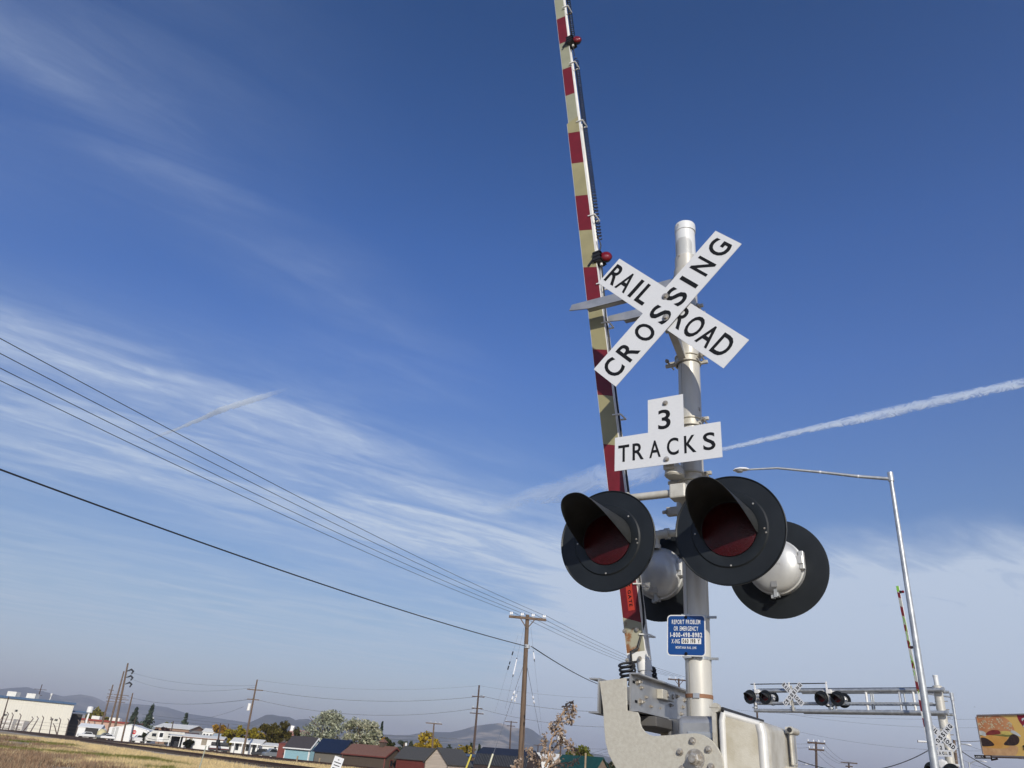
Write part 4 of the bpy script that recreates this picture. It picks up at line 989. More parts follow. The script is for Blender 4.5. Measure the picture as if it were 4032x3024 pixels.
leafy('shrub', 'low yellow bush right of the T pole foot', 'shrub', 2040, 2952, 2975, 34, 160, (.25, .18, .05), 500, seed=31)
# far-off belt of trees
rs = np.random.RandomState(5); C = []
for k in range(420):
    x = rs.uniform(-200, 2500); D = rs.uniform(420, 900); h = rs.uniform(4, 9) * (1 if x > 900 else .8)
    p = atD(x, horizon(x), D); q = rs.randn(60, 3) * np.array([h * .45, h * .45, h * .28]) + np.array([p.x, p.y, h * .45]); C.append(q)
C = np.concatenate(C); m_ = len(C); u = rs.randn(m_, 3); u /= np.linalg.norm(u, axis=1)[:, None]; v = np.cross(u, rs.randn(m_, 3)); v /= np.linalg.norm(v, axis=1)[:, None]
V = np.stack([C - u, C + v * .6, C + u, C - v * .6], 1).reshape(-1, 3)
o = raw_mesh('tree_belt', V, np.arange(m_ * 4).reshape(-1, 4), mat('far_foliage', (.075, .085, .045), .9, 0, scale=.03, col2=(.16, .13, .05), island=.3)); tag(o, kind='stuff')

# ================================================================== GRASS AND WEEDS ON THE FIELD
def grass():
    rs = np.random.RandomState(3); out = {k: [] for k in ('gold', 'brown', 'green', 'pale')}
    N = 230000
    r = 14 + (150 - 14) * rs.rand(N) ** 1.25; az = R(-40) + R(46) * rs.rand(N); x = r * np.sin(az); y = r * np.cos(az)
    # position across the tracks: distance in front of the near track line
    d = (TB - TA).normalized(); qv = Vector((-d.y, d.x, 0)); s = (x - TA.x) * qv.x + (y - TA.y) * qv.y
    if s[0] * ((0 - TA.x) * qv.x + (0 - TA.y) * qv.y) < 0: pass
    sgn = 1 if ((0 - TA.x) * qv.x + (0 - TA.y) * qv.y) > 0 else -1
    s = s * sgn      # positive on the camera side
    for i in range(N):
        n1 = mnoise.noise(Vector((x[i] * .05 + 9, y[i] * .03, 0))); n2 = mnoise.noise(Vector((x[i] * .25, y[i] * .12, 5)))
        n3 = mnoise.noise(Vector((x[i] * .11 + 4, y[i] * .07, 9))); n4 = mnoise.noise(Vector((x[i] * .6, y[i] * .3, 2)))
        si = s[i]
        if -3.2 < si < 3.2: continue
        gold = si > 3 and si < 11 + 3 * n1 or si < -4 or n1 + n3 * .6 + n4 * .35 > .17
        if si > 9 and si < 20 and n3 + n4 * .3 > .16: c = 'green'; h = .16
        elif gold: c = 'gold' if rs.rand() < .8 else 'pale'; h = .22
        elif n2 + n1 + n4 * .5 > .10: c = 'brown' if rs.rand() < .8 else 'pale'; h = .26
        elif n2 + n4 * .6 < -.04: continue
        else: c = 'brown' if rs.rand() < .25 else 'pale'; h = .13
        out[c].append((x[i], y[i], h * (.6 + .9 * rs.rand()), r[i]))
    mats = {'gold': mat('golden_dry_grass', (.86, .67, .35), .9, 0, scale=.3, col2=(.68, .52, .26), island=.3, transl=.3, spec=.1),
            'pale': mat('pale_dry_grass', (.55, .44, .28), .9, 0, scale=.3, col2=(.40, .32, .21), island=.3, transl=.3, spec=.1),
            'brown': mat('brown_weed', (.34, .22, .13), .9, 0, scale=.3, col2=(.24, .165, .11), island=.4, transl=.2, spec=.1),
            'green': mat('green_grass', (.12, .15, .03), .9, 0, scale=.3, col2=(.25, .22, .07), island=.3, transl=.3, spec=.1)}
    for c, L in out.items():
        A = np.array(L); n = len(A); K = 4
        x_, y_, h_, r_ = A.T
        X = np.repeat(x_, K) + rs.randn(n * K) * .16; Y = np.repeat(y_, K) + rs.randn(n * K) * .16; h = np.repeat(h_, K) * (.6 + .6 * rs.rand(n * K)); rr = np.repeat(r_, K)
        w = .004 + rr * .00022; a = rs.rand(n * K) * 6.28
        if c == 'brown': w = w * 1.9
        lx, ly_ = rs.randn(n * K) * .28 * h, rs.randn(n * K) * .28 * h
        gz_ = np.full(n * K, -.03)
        P0 = np.stack([X - np.cos(a) * w, Y - np.sin(a) * w, gz_], 1); P1 = np.stack([X + np.cos(a) * w, Y + np.sin(a) * w, gz_], 1); P2 = np.stack([X + lx, Y + ly_, h], 1)
        gv = np.array([gz(float(q0), float(q1)) for q0, q1 in zip(x_, y_)]); gv = np.repeat(gv, K)
        for P_ in (P0, P1, P2): P_[:, 2] += gv
        V = np.stack([P0, P1, P2], 1).reshape(-1, 3)
        o = raw_mesh({'gold': 'golden_grass', 'pale': 'pale_grass', 'brown': 'brown_weeds', 'green': 'green_grass'}[c], V, np.arange(n * K * 3).reshape(-1, 3), mats[c]); tag(o, kind='stuff')
grass()
# steel post and small white sign in the field
p1 = atD(812, 2936, 24); p0 = atD(785, 3024, 24); p0 = p0 + (p0 - p1) * max(0, (p0.z + .1) / (p1.z - p0.z)); mb = MB(); mb.beam((0, 0, 0), p1 - p0, .045, .03); o = build('steel_post', mb, mat('grey_green_steel', (.28, .30, .25), .6, .3)); o.location = p0
tag(o, 'thin grey steel post leaning right in the dry grass before the tracks', 'post')
p = atD(1326, 3006, 24); t = empty('field_sign', (p.x, p.y, 0), R(5)); tag(t, 'small white rectangular sign leaning right near the tracks at the bottom edge', 'sign')
t.rotation_euler = (0, R(13), R(5)); t.location = (p.x - .30, p.y, 0)
mb = MB(); mb.tube([(0, .02, 0), (0, .02, p.z + .1)], .02, 6); build('post', mb, M_galv, t)
mb = MB(); mb.box((0, 0, p.z + .02), (.27, .012, .36)); pl = build('plate', mb, M_sign, t)
mb = MB(); 
for k, w in enumerate((.04, .20, .17, .19)): mb.box((0, -.008, p.z + .13 - k * .075), (w, .003, .022))
build('printing', mb, M_letter, pl)
#==FG==
# ================================================================== FLASHING LIGHT AND CROSSBUCK PROTOTYPES
def light_part(parent, loc, facing=0.0, scale=1.0):
    """a flashing red light facing local -y; origin at the centre of its background disc"""
    mb = MB()
    mb.lathe((0, 0, 0), (0, 1, 0), [(.006, .172), (.05, .172), (.055, .164), (.085, .160), (.108, .140), (.125, .105), (.135, .06), (.138, .0)], 40)
    h = build('flashing_light', mb, M_sil, parent, smooth=35); h.location = loc; h.rotation_euler = (0, 0, facing); h.scale = (scale,) * 3
    mb = MB()
    mb.lathe((0, 0, 0), (0, 1, 0), [(.004, .150), (.0, .152), (-.005, .172), (-.006, .205), (.001, .213), (.001, .296), (-.004, .303), (-.002, .306), (.006, .306), (.007, .298), (.007, .150)], 72)
    build('background_disc', mb, M_black, h, smooth=25)
    mb = MB()
    mb.lathe((0, 0, 0), (0, -1, 0), [(0, .149), (.004, .149), (.010, .12), (.016, .08), (.019, .04), (.020, 0)], 48)
    build('lens', mb, M_lens, h, smooth=50)
    # hood: long at the top, cut away towards its lower ends
    mb = MB(); n, m = 56, 18; a0, a1 = R(-12), R(196)
    def hp(th, t, off):
        k = (th - a0) / (a1 - a0); e = math.sin(k * math.pi)
        L = .028 + .415 * (e * e * (3 - 2 * e)) ** .48
        yy = L * t; q = yy / .44; r = .158 + off - .034 * q
        return Vector((r * math.cos(th), -.004 - yy, r * math.sin(th) + .024 * q))
    for off in (0, -.0025):
        o = len(mb.v)
        for i in range(n + 1):
            th = a0 + (a1 - a0) * i / n
            for j in range(m + 1): mb.v.append(hp(th, j / m, off))
        for i in range(n):
            for j in range(m):
                q = (o + i * (m + 1) + j, o + i * (m + 1) + j + 1, o + (i + 1) * (m + 1) + j + 1, o + (i + 1) * (m + 1) + j)
                mb.f.append(q if off == 0 else q[::-1])
    K = (n + 1) * (m + 1)
    for i in range(n): a_ = i * (m + 1) + m; b_ = (i + 1) * (m + 1) + m; mb.f.append((a_, a_ + K, b_ + K, b_))
    for i in (0, n):
        for j in range(m): a_ = i * (m + 1) + j; mb.f.append((a_, a_ + 1, a_ + 1 + K, a_ + K))
    build('hood', mb, M_hood, h, smooth=40)
    for (x, z) in ((.190, -.012), (-.190, -.012), (0, -.20), (.197, -.035), (.14, .13)):
        mb = MB(); mb.lathe((x, -.004, z), (0, -1, 0), [(0, .006), (.004, .005), (.005, 0)], 8); build('screw', mb, M_steelblt, h)
    # housing latch, hinge and pipe elbow seen from behind
    mb = MB(); mb.box((0, .07, -.178), (.028, .05, .022)); mb.box((0, .10, -.172), (.018, .014, .05)); mb.box((.018, .085, -.192), (.02, .03, .02)); build('latch', mb, M_galv, h)
    mb = MB(); mb.box((-.165, .075, .02), (.03, .045, .11)); mb.box((-.150, .10, .02), (.05, .012, .05)); build('hinge', mb, M_sil, h, bevel=.004)
    mb = MB(); mb.box((.0, .118, -.115), (.034, .012, .05)); build('label_recess', mb, M_alu2, h)
    return h
def pipe_elbow(parent, x, y, z0, z1, side):
    mb = MB(); r = .03
    pts = [(x, y, z0)] + [(x + side * (.045 - .045 * math.cos(a)), y, z1 - .045 + .045 * math.sin(a)) for a in [R(q) for q in range(0, 91, 15)]] + [(x + side * .085, y, z1)]
    mb.tube(pts, r, 14); mb.tube([(x, y, z0), (x, y, z0 + .03)], r * 1.25, 14); mb.tube([(x + side * .07, y, z1), (x + side * .10, y, z1)], r * 1.25, 14)
    return build('pipe_elbow', mb, M_alu, parent, smooth=40)
def blade_part(parent, loc, ang, letters, name='crossbuck_blade', bold=.019, y=-.0):
    mb = MB(); c = (0, 0, 0)
    mb.box(c, (1.219, .004, .2286)); b = build(name, mb, M_sign, parent, bevel=.0)
    b.location = loc; b.rotation_euler = (0, -ang, 0)
    mb = MB()
    for ch, t in letters:
        w = .030 if ch == 'I' else (.105 if ch not in 'LOG' else (.088 if ch == 'L' else .112)); h_ = .150 if ch not in 'COSG' else .156
        letter(mb, ch, (t - .5) * 1.219, 0, w, h_, 0, -.002, bold, .0012)
    build('lettering', mb, M_letter, b)
    return b
LET1 = list(zip('CROSSING', (.072, .190, .325, .452, .580, .682, .795, .925)))
LET2 = list(zip('RAILROAD', (.060, .158, .243, .322, .606, .708, .808, .912)))
def tracks_part(parent, loc, num, i=.0254, bold=.014):
    mb = MB(); w, s = 13.5 * i, .1168
    P_ = [(-w, -9 * i), (w, -9 * i), (w, 0), (s, 0), (s, 9 * i), (-s, 9 * i), (-s, 0), (-w, 0)]
    mb.prism(P_, .004, lambda v: Vector((v.x, v.y - .002, v.z))); b = build('tracks_sign', mb, M_sign, parent); b.location = loc
    mb = MB()
    for ch, f in zip('TRACKS', (.09, .232, .394, .562, .722, .893)): letter(mb, ch, (f - .5) * 2 * w, -4.6 * i, .075, 4.5 * i, 0, -.002, bold, .0012)
    letter(mb, num, -.008, .075, .082, 5.3 * i, 0, -.002, bold, .0012)
    build('lettering', mb, M_letter, b); return b

# ================================================================== THE CROSSING SIGNAL
SG = empty('crossing_signal', tuple(MAST), YAW)
tag(SG, 'tall railroad crossing signal mast with crossbuck, 3 TRACKS sign and four round black flashers', 'crossing signal')
mb = MB(); mb.tube([(0, 0, .05), (0.005, 0, 2.6), (.022, 0, 4.93)], .0715, 40); build('mast', mb, M_mast, SG, smooth=40)
mb = MB(); mb.lathe((0, 0, 0), (0, 0, 1), [(0, 0), (0, .2), (.05, .2), (.09, .11), (.30, .095), (.32, .0)], 24); build('mast_base', mb, M_alu, SG, smooth=30)
mb = MB(); mb.box((0, 0, -.1), (.75, .75, .34)); build('foundation', mb, simple('concrete', (.32, .31, .29), .9, scale=8), SG, bevel=.02)
mb = MB(); mb.tube([(.0225, 0, 4.87), (.0235, 0, 5.02)], .0785, 40); build('bell_collar', mb, M_mast, SG, smooth=40, bevel=.002)
mb = MB(); mb.lathe((.024, 0, 5.02), (0, 0, 1), [(0, .0715), (.27, .0715)], 40)
bell = build('bell_housing', mb, mat('bell_white', (.70, .71, .70), .4, .05, .05), SG, smooth=40)
mb = MB(); mb.lathe((.026, 0, 5.255), (0, 0, 1), [(0, .0755), (.055, .0755), (.066, .073), (.072, .066), (.074, 0)], 40); mb.lathe((.026, 0, 5.255), (0, 0, 1), [(0, .0715), (.0, .0755)], 40)
build('bell_cap', mb, MATS['bell_white'], SG, smooth=30)
# perforated grille: real little holes as dark studs in a curved patch
mb = MB(); dm = MB()
for i in range(-13, 14):
    for j in range(0, 17):
        a = R(-90) + i * .075 + (j % 2) * .0375; z = 5.030 + j * .0085
        if (i / 13.5) ** 2 + max(0, (j - 9) / 7.6) ** 2 > 1: continue
        n_ = Vector((math.cos(a), math.sin(a), 0)); u_ = Vector((-n_.y, n_.x, 0)); c = Vector((.024, 0, z)) + n_ * .0722
        dm.add([c + u_ * (.0020 * math.cos(q)) + Z * (.0024 * math.sin(q)) for q in (0, 1.05, 2.09, 3.14, 4.19, 5.24)], [(0, 1, 2, 3, 4, 5)])
o = build('grille_holes', dm, mat('grille_dark', (.10, .10, .10), .7, 0, .1), SG); tag(o, kind='stuff')
for z in (5.005, 5.285):
    mb = MB(); mb.lathe((.0, -.078, z), (0, -1, 0), [(0, .006), (.004, .006), (.004, 0)], 8); build('screw', mb, M_steelblt, SG)
mb = MB(); mb.tube([(-.030, -.0648, .4), (-.025, -.0648, 2.6), (-.009, -.0648, 4.86)], .0016, 5); build('weld_seam', mb, simple('seam_metal', (.30, .28, .23)), SG)
# crossbuck
blade_part(SG, (0.0, -.350, 4.387), -.800, LET2)
blade_part(SG, (0.0, -.366, 4.387), .782, LET1)
for z in (4.387 + .09, 4.387 - .075):
    mb = MB(); mb.lathe((-.005, -.369, z), (0, -1, 0), [(0, .024), (.003, .024), (.003, 0)], 20); mb.hexbolt((-.005, -.371, z), (0, -1, 0), .014, .014); build('sign_bolt', mb, M_steelblt, SG)
def bracket(x, y, z, zs=None):
    """clamp round the mast with an arm out to a sign back at (x, y)"""
    zs = zs or z; mb = MB()
    mb.lathe((.01, 0, z - .03), (0, 0, 1), [(0, .074), (0, .088), (.012, .088), (.012, .080), (.048, .080), (.048, .088), (.06, .088), (.06, .074)], 28)
    mb.beam((x * .4, -.07, z), (x, y + .03, zs), .05, .055); mb.beam((x, y + .035, zs - .05), (x, y + .035, zs + .05), .07, .02, up=(0, 1, 0))
    for s in (-1, 1): mb.box((s * .105, -.02, z + .018 * s), (.07, .02, .022)); mb.box((s * .105, .02, z - .018 * s), (.07, .02, .022))
    b = build('sign_bracket', mb, M_alu, SG, smooth=30, bevel=.003)
    for s in (-1, 1):
        mb = MB(); mb.hexbolt((s * .115, -.055, z), (0, -1, 0), .011, .02); mb.tube([(s * .115, -.075, z), (s * .115, .07, z)], .006, 8); build('bolt', mb, M_steelblt, b)
bracket(0, -.33, 4.17, 4.29); bracket(0, -.33, 4.56, 4.47)
TS = tracks_part(SG, (-.0704, -.232, 3.58), '3')
for z in (3.58 + .185, 3.58 - .195):
    mb = MB(); mb.lathe((-.07, -.235, z), (0, -1, 0), [(0, .018), (.002, .018), (.002, 0)], 18); mb.hexbolt((-.07, -.237, z), (0, -1, 0), .012, .012); build('sign_bolt', mb, M_steelblt, SG)
bracket(-.07, -.225, 3.70); bracket(-.07, -.225, 3.33, 3.385)
mb = MB(); mb.lathe((-.06, -.13, 3.335), (0, 0, -1), [(-.02, 0), (-.02, .055), (.02, .06), (.03, .052), (.03, 0)], 24); build('cable_outlet_cap', mb, M_alu, SG, smooth=30)
for x_, z_ in ((.085, 3.80), (.085, 3.785)): mb = MB(); mb.hexbolt((x_ - .02, -.02, z_), (1, 0, 0), .010, .02, (0, 1, 0)); build('bolt', mb, M_steelblt, SG)
# flashers
ZL = 2.89
light_part(SG, (-.4235, -.3105, ZL)); light_part(SG, (.3096, -.3174, ZL))
light_part(SG, (-.395, .50, ZL - .02), math.pi); rb = light_part(SG, (.367, .50, ZL - .02), math.pi)
def dome_y(r): return float(np.interp(r, (0, .06, .105, .14, .16), (.138, .135, .125, .108, .085)))
mb = MB(); textline(mb, 'Systems Corp.', .0, -.005, .105, .012, 0, .0, .0, lambda v: Vector((-v.x, dome_y(math.hypot(v.x, v.z)) + .0012, v.z)))
build('embossed_lettering', mb, mat('shaded_silver', (.40, .40, .39), .4, .3), rb)
for y, z, xs in ((-.215, 3.17, (-.4235, .3096)), (.405, 3.12, (-.395, .367))):
    for x in xs: pipe_elbow(SG, x, y, 3.02, z, 1 if x < 0 else -1)
    mb = MB(); mb.tube([(xs[0] + .06, y, z), (xs[1] - .06, y, z)], .0235, 16); build('crossarm_pipe', mb, M_alu, SG, smooth=40)
    mb = MB(); mb.box((0, y, z), (.10, .09, .09)); mb.tube([(0, y, z), (0, 0, z)], .045, 14); build('junction_box', mb, M_alu, SG, bevel=.01)
mb = MB(); mb.lathe((0, 0, 3.07), (0, 0, 1), [(0, .074), (0, .092), (.14, .092), (.14, .074)], 28); mb.box((-.11, -.03, 3.12), (.07, .04, .05)); build('crossarm_clamp', mb, M_alu, SG, smooth=30)
mb = MB(); mb.hexbolt((-.14, -.05, 3.115), (-1, 0, 0), .012, .03, (0, 1, 0)); build('bolt', mb, M_steelblt, SG)
# the blue notice
def rrect(w, h, r, n=6):
    o = []
    for cx, cz, a in ((w / 2 - r, h / 2 - r, 0), (-w / 2 + r, h / 2 - r, 90), (-w / 2 + r, -h / 2 + r, 180), (w / 2 - r, -h / 2 + r, 270)):
        o += [(cx + r * math.cos(R(a + 90 * k / n)), cz + r * math.sin(R(a + 90 * k / n))) for k in range(n + 1)]
    return o
mb = MB(); mb.prism(rrect(.222, .222, .022), .0025); BS = build('emergency_sign', mb, M_whitemetal, SG); BS.location = (-.028, -.095, 2.3745); BS.rotation_euler = (0, R(1.5), 0)
BS['label'] = 'blue and white emergency notice'
mb = MB(); mb.prism(rrect(.210, .210, .018), .0012, lambda v: v + Vector((0, -.0013, 0))); build('blue_panel', mb, M_blue, BS)
mb = MB(); tt = lambda v: v
textline(mb, 'REPORT PROBLEM', 0.0, .072, .165, .024, -.0014, .018)
textline(mb, 'OR EMERGENCY', 0.0, .036, .142, .024, -.0014, .018)
textline(mb, '1-800-498-8982', 0.0, .002, .184, .025, -.0014, .028)
textline(mb, 'X-ING', -.060, -.033, .048, .024, -.0014, .014)
textline(mb, 'MONTANA RAIL LINK', .0, -.066, .120, .013, -.0014, .012)
build('lettering', mb, M_whitemetal, BS)
mb = MB(); mb.box((.030, -.002, -.031), (.112, .0012, .030)); build('number_plate', mb, M_whitemetal, BS)
mb = MB(); textline(mb, '060 198 Y', .030, -.031, .100, .023, -.0027, .03, .0005); build('number_lettering', mb, M_letter, BS)
for z in (.098, -.098): mb = MB(); mb.hexbolt((0, -.002, z), (0, -1, 0), .007, .007); build('bolt', mb, M_letter, BS)
for z in (2.485, 2.262):
    mb = MB(); mb.lathe((.004, 0, z - .008), (0, 0, 1), [(0, .0725), (0, .0745), (.016, .0745), (.016, .0725)], 32); mb.box((.10, -.01, z), (.045, .014, .012)); mb.box((-.028, -.085, z), (.05, .016, .014))
    build('strap', mb, M_galv, SG)
mb = MB(); mb.lathe((.003, 0, 2.055), (0, 0, 1), [(0, .0725), (0, .0748), (.020, .0748), (.020, .0725)], 36); st = build('strap', mb, M_rust, SG); st['label'] = 'rusty strap'
mb = MB(); mb.box((.012, -.076, 2.065), (.035, .006, .024)); build('strap_buckle', mb, M_galv, SG)

# ================================================================== THE GATE
GT_ = empty('crossing_gate', tuple(MAST), YAW)
tag(GT_, 'raised red and white gate arm rising from its grey gate mechanism beside the crossing mast', 'crossing gate')
# housing
def hexa(v8, mb=None):
    mb = mb or MB(); mb.add(v8, [(0, 1, 3, 2), (4, 6, 7, 5), (0, 4, 5, 1), (2, 3, 7, 6), (0, 2, 6, 4), (1, 5, 7, 3)]); return mb
def taper(x0, x1, a, b):
    """a, b: (y0, y1, z0, z1) at x0 and x1"""
    return hexa([(x, y, z) for x, q in ((x0, a), (x1, b)) for y in q[:2] for z in q[2:]])
o = build('gate_housing', taper(-.03, .183, (-.285, .44, 1.05, 1.945), (-.285, .44, 1.05, 1.955)), M_alu2, GT_, bevel=.035, smooth=50); o.modifiers['bevel'].segments = 4
mb = taper(.03, .16, (-.292, -.28, 1.1, 1.875), (-.292, -.28, 1.1, 1.875)); build('front_panel', mb, M_galv, GT_, bevel=.004)
o = build('housing_door', taper(.193, .425, (-.300, .47, 1.06, 1.982), (-.262, .345, 1.10, 1.932)), M_alu, GT_, bevel=.040, smooth=60); o.modifiers['bevel'].segments = 6
M_rim = mat('clean_sunlit_rim', (.68, .67, .63), .4, .1, .05, scale=14)  # cleaner metal, with the sunlight on the ridges put into its pale colour
mb = MB(); mb.tube([(.214, -.298, 1.10), (.214, -.300, 1.93), (.222, -.295, 1.965)], .017, 12); build('door_rim', mb, M_rim, GT_, smooth=60)
mb = MB(); mb.tube([(.395, -.262, 1.10), (.396, -.264, 1.88), (.385, -.262, 1.922)], .024, 14); build('door_rim', mb, M_rim, GT_, smooth=60)
mb = MB(); mb.tube([(.222, -.294, 1.962), (.385, -.262, 1.922)], .016, 12); build('door_rim', mb, M_rim, GT_, smooth=60)
M_dirt = mat('dirty_door_panel', (.52, .49, .41), .55, .1, scale=7, col2=(.40, .36, .27), detail=8, lo=.4, hi=.62, bump=.1, bscale=160)
build('door_panel', taper(.228, .378, (-.3035, -.29, 1.10, 1.955), (-.278, -.26, 1.10, 1.918)), M_dirt, GT_, bevel=.002)
build('door_gasket', taper(.184, .192, (-.296, .462, 1.06, 1.984), (-.296, .462, 1.06, 1.984)), M_cable, GT_)
mb = MB(); mb.beam((.180, -.315, 1.99), (.180, .49, 1.995), .05, .008); build('drip_lip', mb, M_alu, GT_, bevel=.002)
mb = MB(); mb.beam((.205, -.29, 1.985), (.205, .49, 1.990), .030, .016); build('lip_seal', mb, M_cable, GT_)
mb = MB(); mb.lathe((.186, -.30, 1.988), (0, -1, 0), [(-.02, .0), (-.02, .022), (.012, .022), (.012, 0)], 20); mb.beam((.176, -.303, 1.985), (.176, -.303, 1.08), .02, .016, up=(0, 1, 0)); build('seam_flange', mb, M_alu, GT_, smooth=30)
# door latch on the far side wall
mb = MB(); mb.tube([(.455, .07, 1.925), (.455, .21, 1.925)], .018, 14); mb.box((.440, .14, 1.925), (.03, .10, .03)); lt = build('latch', mb, M_alu, GT_, smooth=30)
mb = MB(); mb.box((.448, .14, 1.84), (.014, .10, .16)); build('latch_handle', mb, M_alu, lt, bevel=.006)
mb = MB(); mb.box((.457, .14, 1.84), (.004, .035, .13)); build('latch_rib', mb, M_alu2, lt)
mb = MB(); mb.box((.450, .10, 1.745), (.05, .13, .018)); mb.tube([(.455, .13, 1.735), (.458, .13, 1.68)], .008, 8); build('latch_foot', mb, M_alu, lt)
mb = MB(); mb.tube([(.455, .06, 1.925), (.455, .052, 1.925)], .012, 12); build('latch_pin', mb, M_cable, lt)
# shaft boss and blocks behind the plate
mb = MB(); mb.box((-.13, .34, 1.84), (.20, .42, .24)); build('shaft_block', mb, M_alu2, GT_, bevel=.01)
mb = MB(); mb.box((-.045, -.10, 1.845), (.06, .12, .05)); mb.lathe((-.08, -.10, 1.84), (-1, 0, 0), [(0, 0), (0, .022), (.03, .022), (.03, 0)], 14); build('stop_block', mb, M_alu, GT_, bevel=.006)
# near and far support plates
PIV = (.0809, 1.7486)
def arc(cx, cz, r, a0, a1, n): return [(cx + r * math.cos(R(a0 + (a1 - a0) * k / n)), cz + r * math.sin(R(a0 + (a1 - a0) * k / n))) for k in range(n + 1)]
plate = [(-.444, 2.099), (-.36, 2.110), (-.288, 2.119), (-.283, 1.958), (-.222, 1.951), (-.2105, 1.925), (-.209, 1.90), (-.200, 1.878), (-.183, 1.860), (-.163, 1.848), (-.135, 1.842), (-.05, 1.850), (.02, 1.860)]
plate += [(.055, 1.8625)] + arc(PIV[0], PIV[1] - .02, .137, 88, -90, 20) + [(-.12, 1.56), (-.25, 1.585), (-.31, 1.640), (-.355, 1.70), (-.385, 1.745), (-.403, 1.80), (-.412, 1.87), (-.420, 1.96)]
plate = plate[::-1]
for y, nm in ((-.330, 'near'), (.50, 'far')):
    mb = MB(); mb.prism(plate[::-1], .014, lambda v: Vector((v.x, v.y + y, v.z)))
    o = build('support_plate', mb, M_plate, GT_, bevel=.002)
mb = MB(); mb.tube([(PIV[0], -.33, PIV[1]), (PIV[0], .52, PIV[1])], .03, 20); build('main_shaft', mb, M_steelblt, GT_, smooth=40)
bang = [98, 35, 160, -20, -80, -145]
for a in bang:
    x, z = PIV[0] + .082 * math.cos(R(a)), PIV[1] + .082 * math.sin(R(a))
    mb = MB(); mb.lathe((x, -.331, z), (0, -1, 0), [(0, .0175), (.003, .0175), (.003, 0)], 20); mb.hexbolt((x, -.333, z), (0, -1, 0), .0115, .014, (0.3, 0, 1)); build('plate_bolt', mb, M_steelblt, GT_)
mb = MB(); mb.lathe((*PIV[:1], -.331, PIV[1]), (0, -1, 0), [(0, .047), (.004, .047), (.004, .034)], 32); mb.hexbolt((PIV[0], -.333, PIV[1]), (0, -1, 0), .029, .034, (.2, 0, 1)); mb.tube([(PIV[0], -.36, PIV[1]), (PIV[0], -.385, PIV[1])], .017, 14); build('shaft_nut', mb, M_steelblt, GT_)
# the two channels that clamp the arm
def channel(xw, s, z0, z1, y0, y1, fl):
    mb = MB(); c = (y0 + y1) / 2; L = y1 - y0
    mb.box((xw, c, (z0 + z1) / 2), (.008, L, z1 - z0 - .0161)); mb.box((xw + s * (fl / 2 - .004), c, z1 - .004), (fl, L, .008)); mb.box((xw + s * (fl / 2 - .004), c, z0 + .004), (fl, L, .008))
    return build('clamp_channel', mb, M_alu2, GT_)
cR = channel(-.277, 1, 1.958, 2.150, -.300, .72, .052)
cL = channel(-.447, -1, 1.938, 2.116, -.336, .72, .060)
for x, y, r in ((575, 742, .0125), (607, 792, .008), (598, 915, .0125), (648, 875, .007), (690, 955, .007), (915, 868, .009), (866, 945, .008), (985, 900, .010), (970, 962, .008), (775, 970, .004), (955, 1020, .008)):
    p = onX(*c3(x, y), -.272); mb = MB()
    mb.lathe((-.273, p.y, p.z), (1, 0, 0), [(0, r * 1.6), (.002, r * 1.6), (.002, 0)], 14, (0, 1, 0)); mb.hexbolt((-.272, p.y, p.z), (1, 0, 0), r, r * 1.5, (0, 1, 0)); mb.tube([(-.272, p.y, p.z), (-.272 + r * 2.4, p.y, p.z)], r * .5, 8); build('bolt', mb, M_steelblt, GT_)
for x, y in ((545, 742), (565, 912)):
    p = onX(*c3(x, y), -.272); mb = MB(); mb.box((-.2725, p.y, p.z), (.0015, .035, .014)); build('slot', mb, M_letter, GT_)
p = onX(*c3(800, 860), -.272); mb = MB(); mb.box((-.255, p.y, p.z), (.036, .20, .052)); build('shear_block', mb, M_alu, GT_, bevel=.003)
for dy in (-.02, .06): mb = MB(); mb.hexbolt((-.237, p.y + dy, p.z), (1, 0, 0), .013, .010, (0, 1, 0)); build('bolt', mb, M_steelblt, GT_)
mb = MB(); mb.box((-.36, .2, 2.00), (.16, .98, .02)); build('clamp_floor', mb, M_alu2, GT_)
mb = MB(); mb.box((-.33, .28, 1.925), (.26, .80, .05)); build('underside_shade_box', mb, simple('underside_shade_tone', (.10, .095, .09), .7), GT_, bevel=.004)  # added dark box: the shadow under the channels put into its colour

# arm: U runs up the arm, V across it to the right
LEAN = 0.1318; AB = Vector((-.5318, .1791, 2.5336)); AU = Vector((-math.sin(LEAN), 0, math.cos(LEAN))); AV = Vector((math.cos(LEAN), 0, math.sin(LEAN)))
def ap(s, v, y=0.0): return AB + AU * s + AV * v + Vector((0, y, 0))
def projpx(pl):
    w = MAST + AX * pl.x + MY * pl.y + Z * pl.z - O; z = w.dot(CF); return (2016 + FPX * w.dot(CR) / z, 1512 - FPX * w.dot(CU) / z)
def s_of(py):
    lo, hi = -1.5, 14
    for _ in range(50):
        m_ = (lo + hi) / 2
        if projpx(ap(m_, 0))[1] > py: lo = m_
        else: hi = m_
    return lo
SB = s_of(2606); SJ = s_of(489); SE = s_of(-350)
SLT = -.42    # slant of the stripe ends
def arm_prism(s0, s1, v0, v1, y0, y1, slant0=0, slant1=0, mb=None):
    mb = mb or MB(); vs = []
    for y in (y0, y1): vs += [ap(s0, v0, y), ap(s0 + slant0 * (v1 - v0), v1, y), ap(s1 + slant1 * (v1 - v0), v1, y), ap(s1, v0, y)]
    mb.add(vs, [(0, 1, 2, 3), (7, 6, 5, 4), (0, 4, 5, 1), (1, 5, 6, 2), (2, 6, 7, 3), (3, 7, 4, 0)]); return mb
mb = MB()
arm_prism(SB, SJ, 0, .124, .0, .010, mb=mb); arm_prism(SB, SJ, 0, .124, .075, .085, mb=mb)
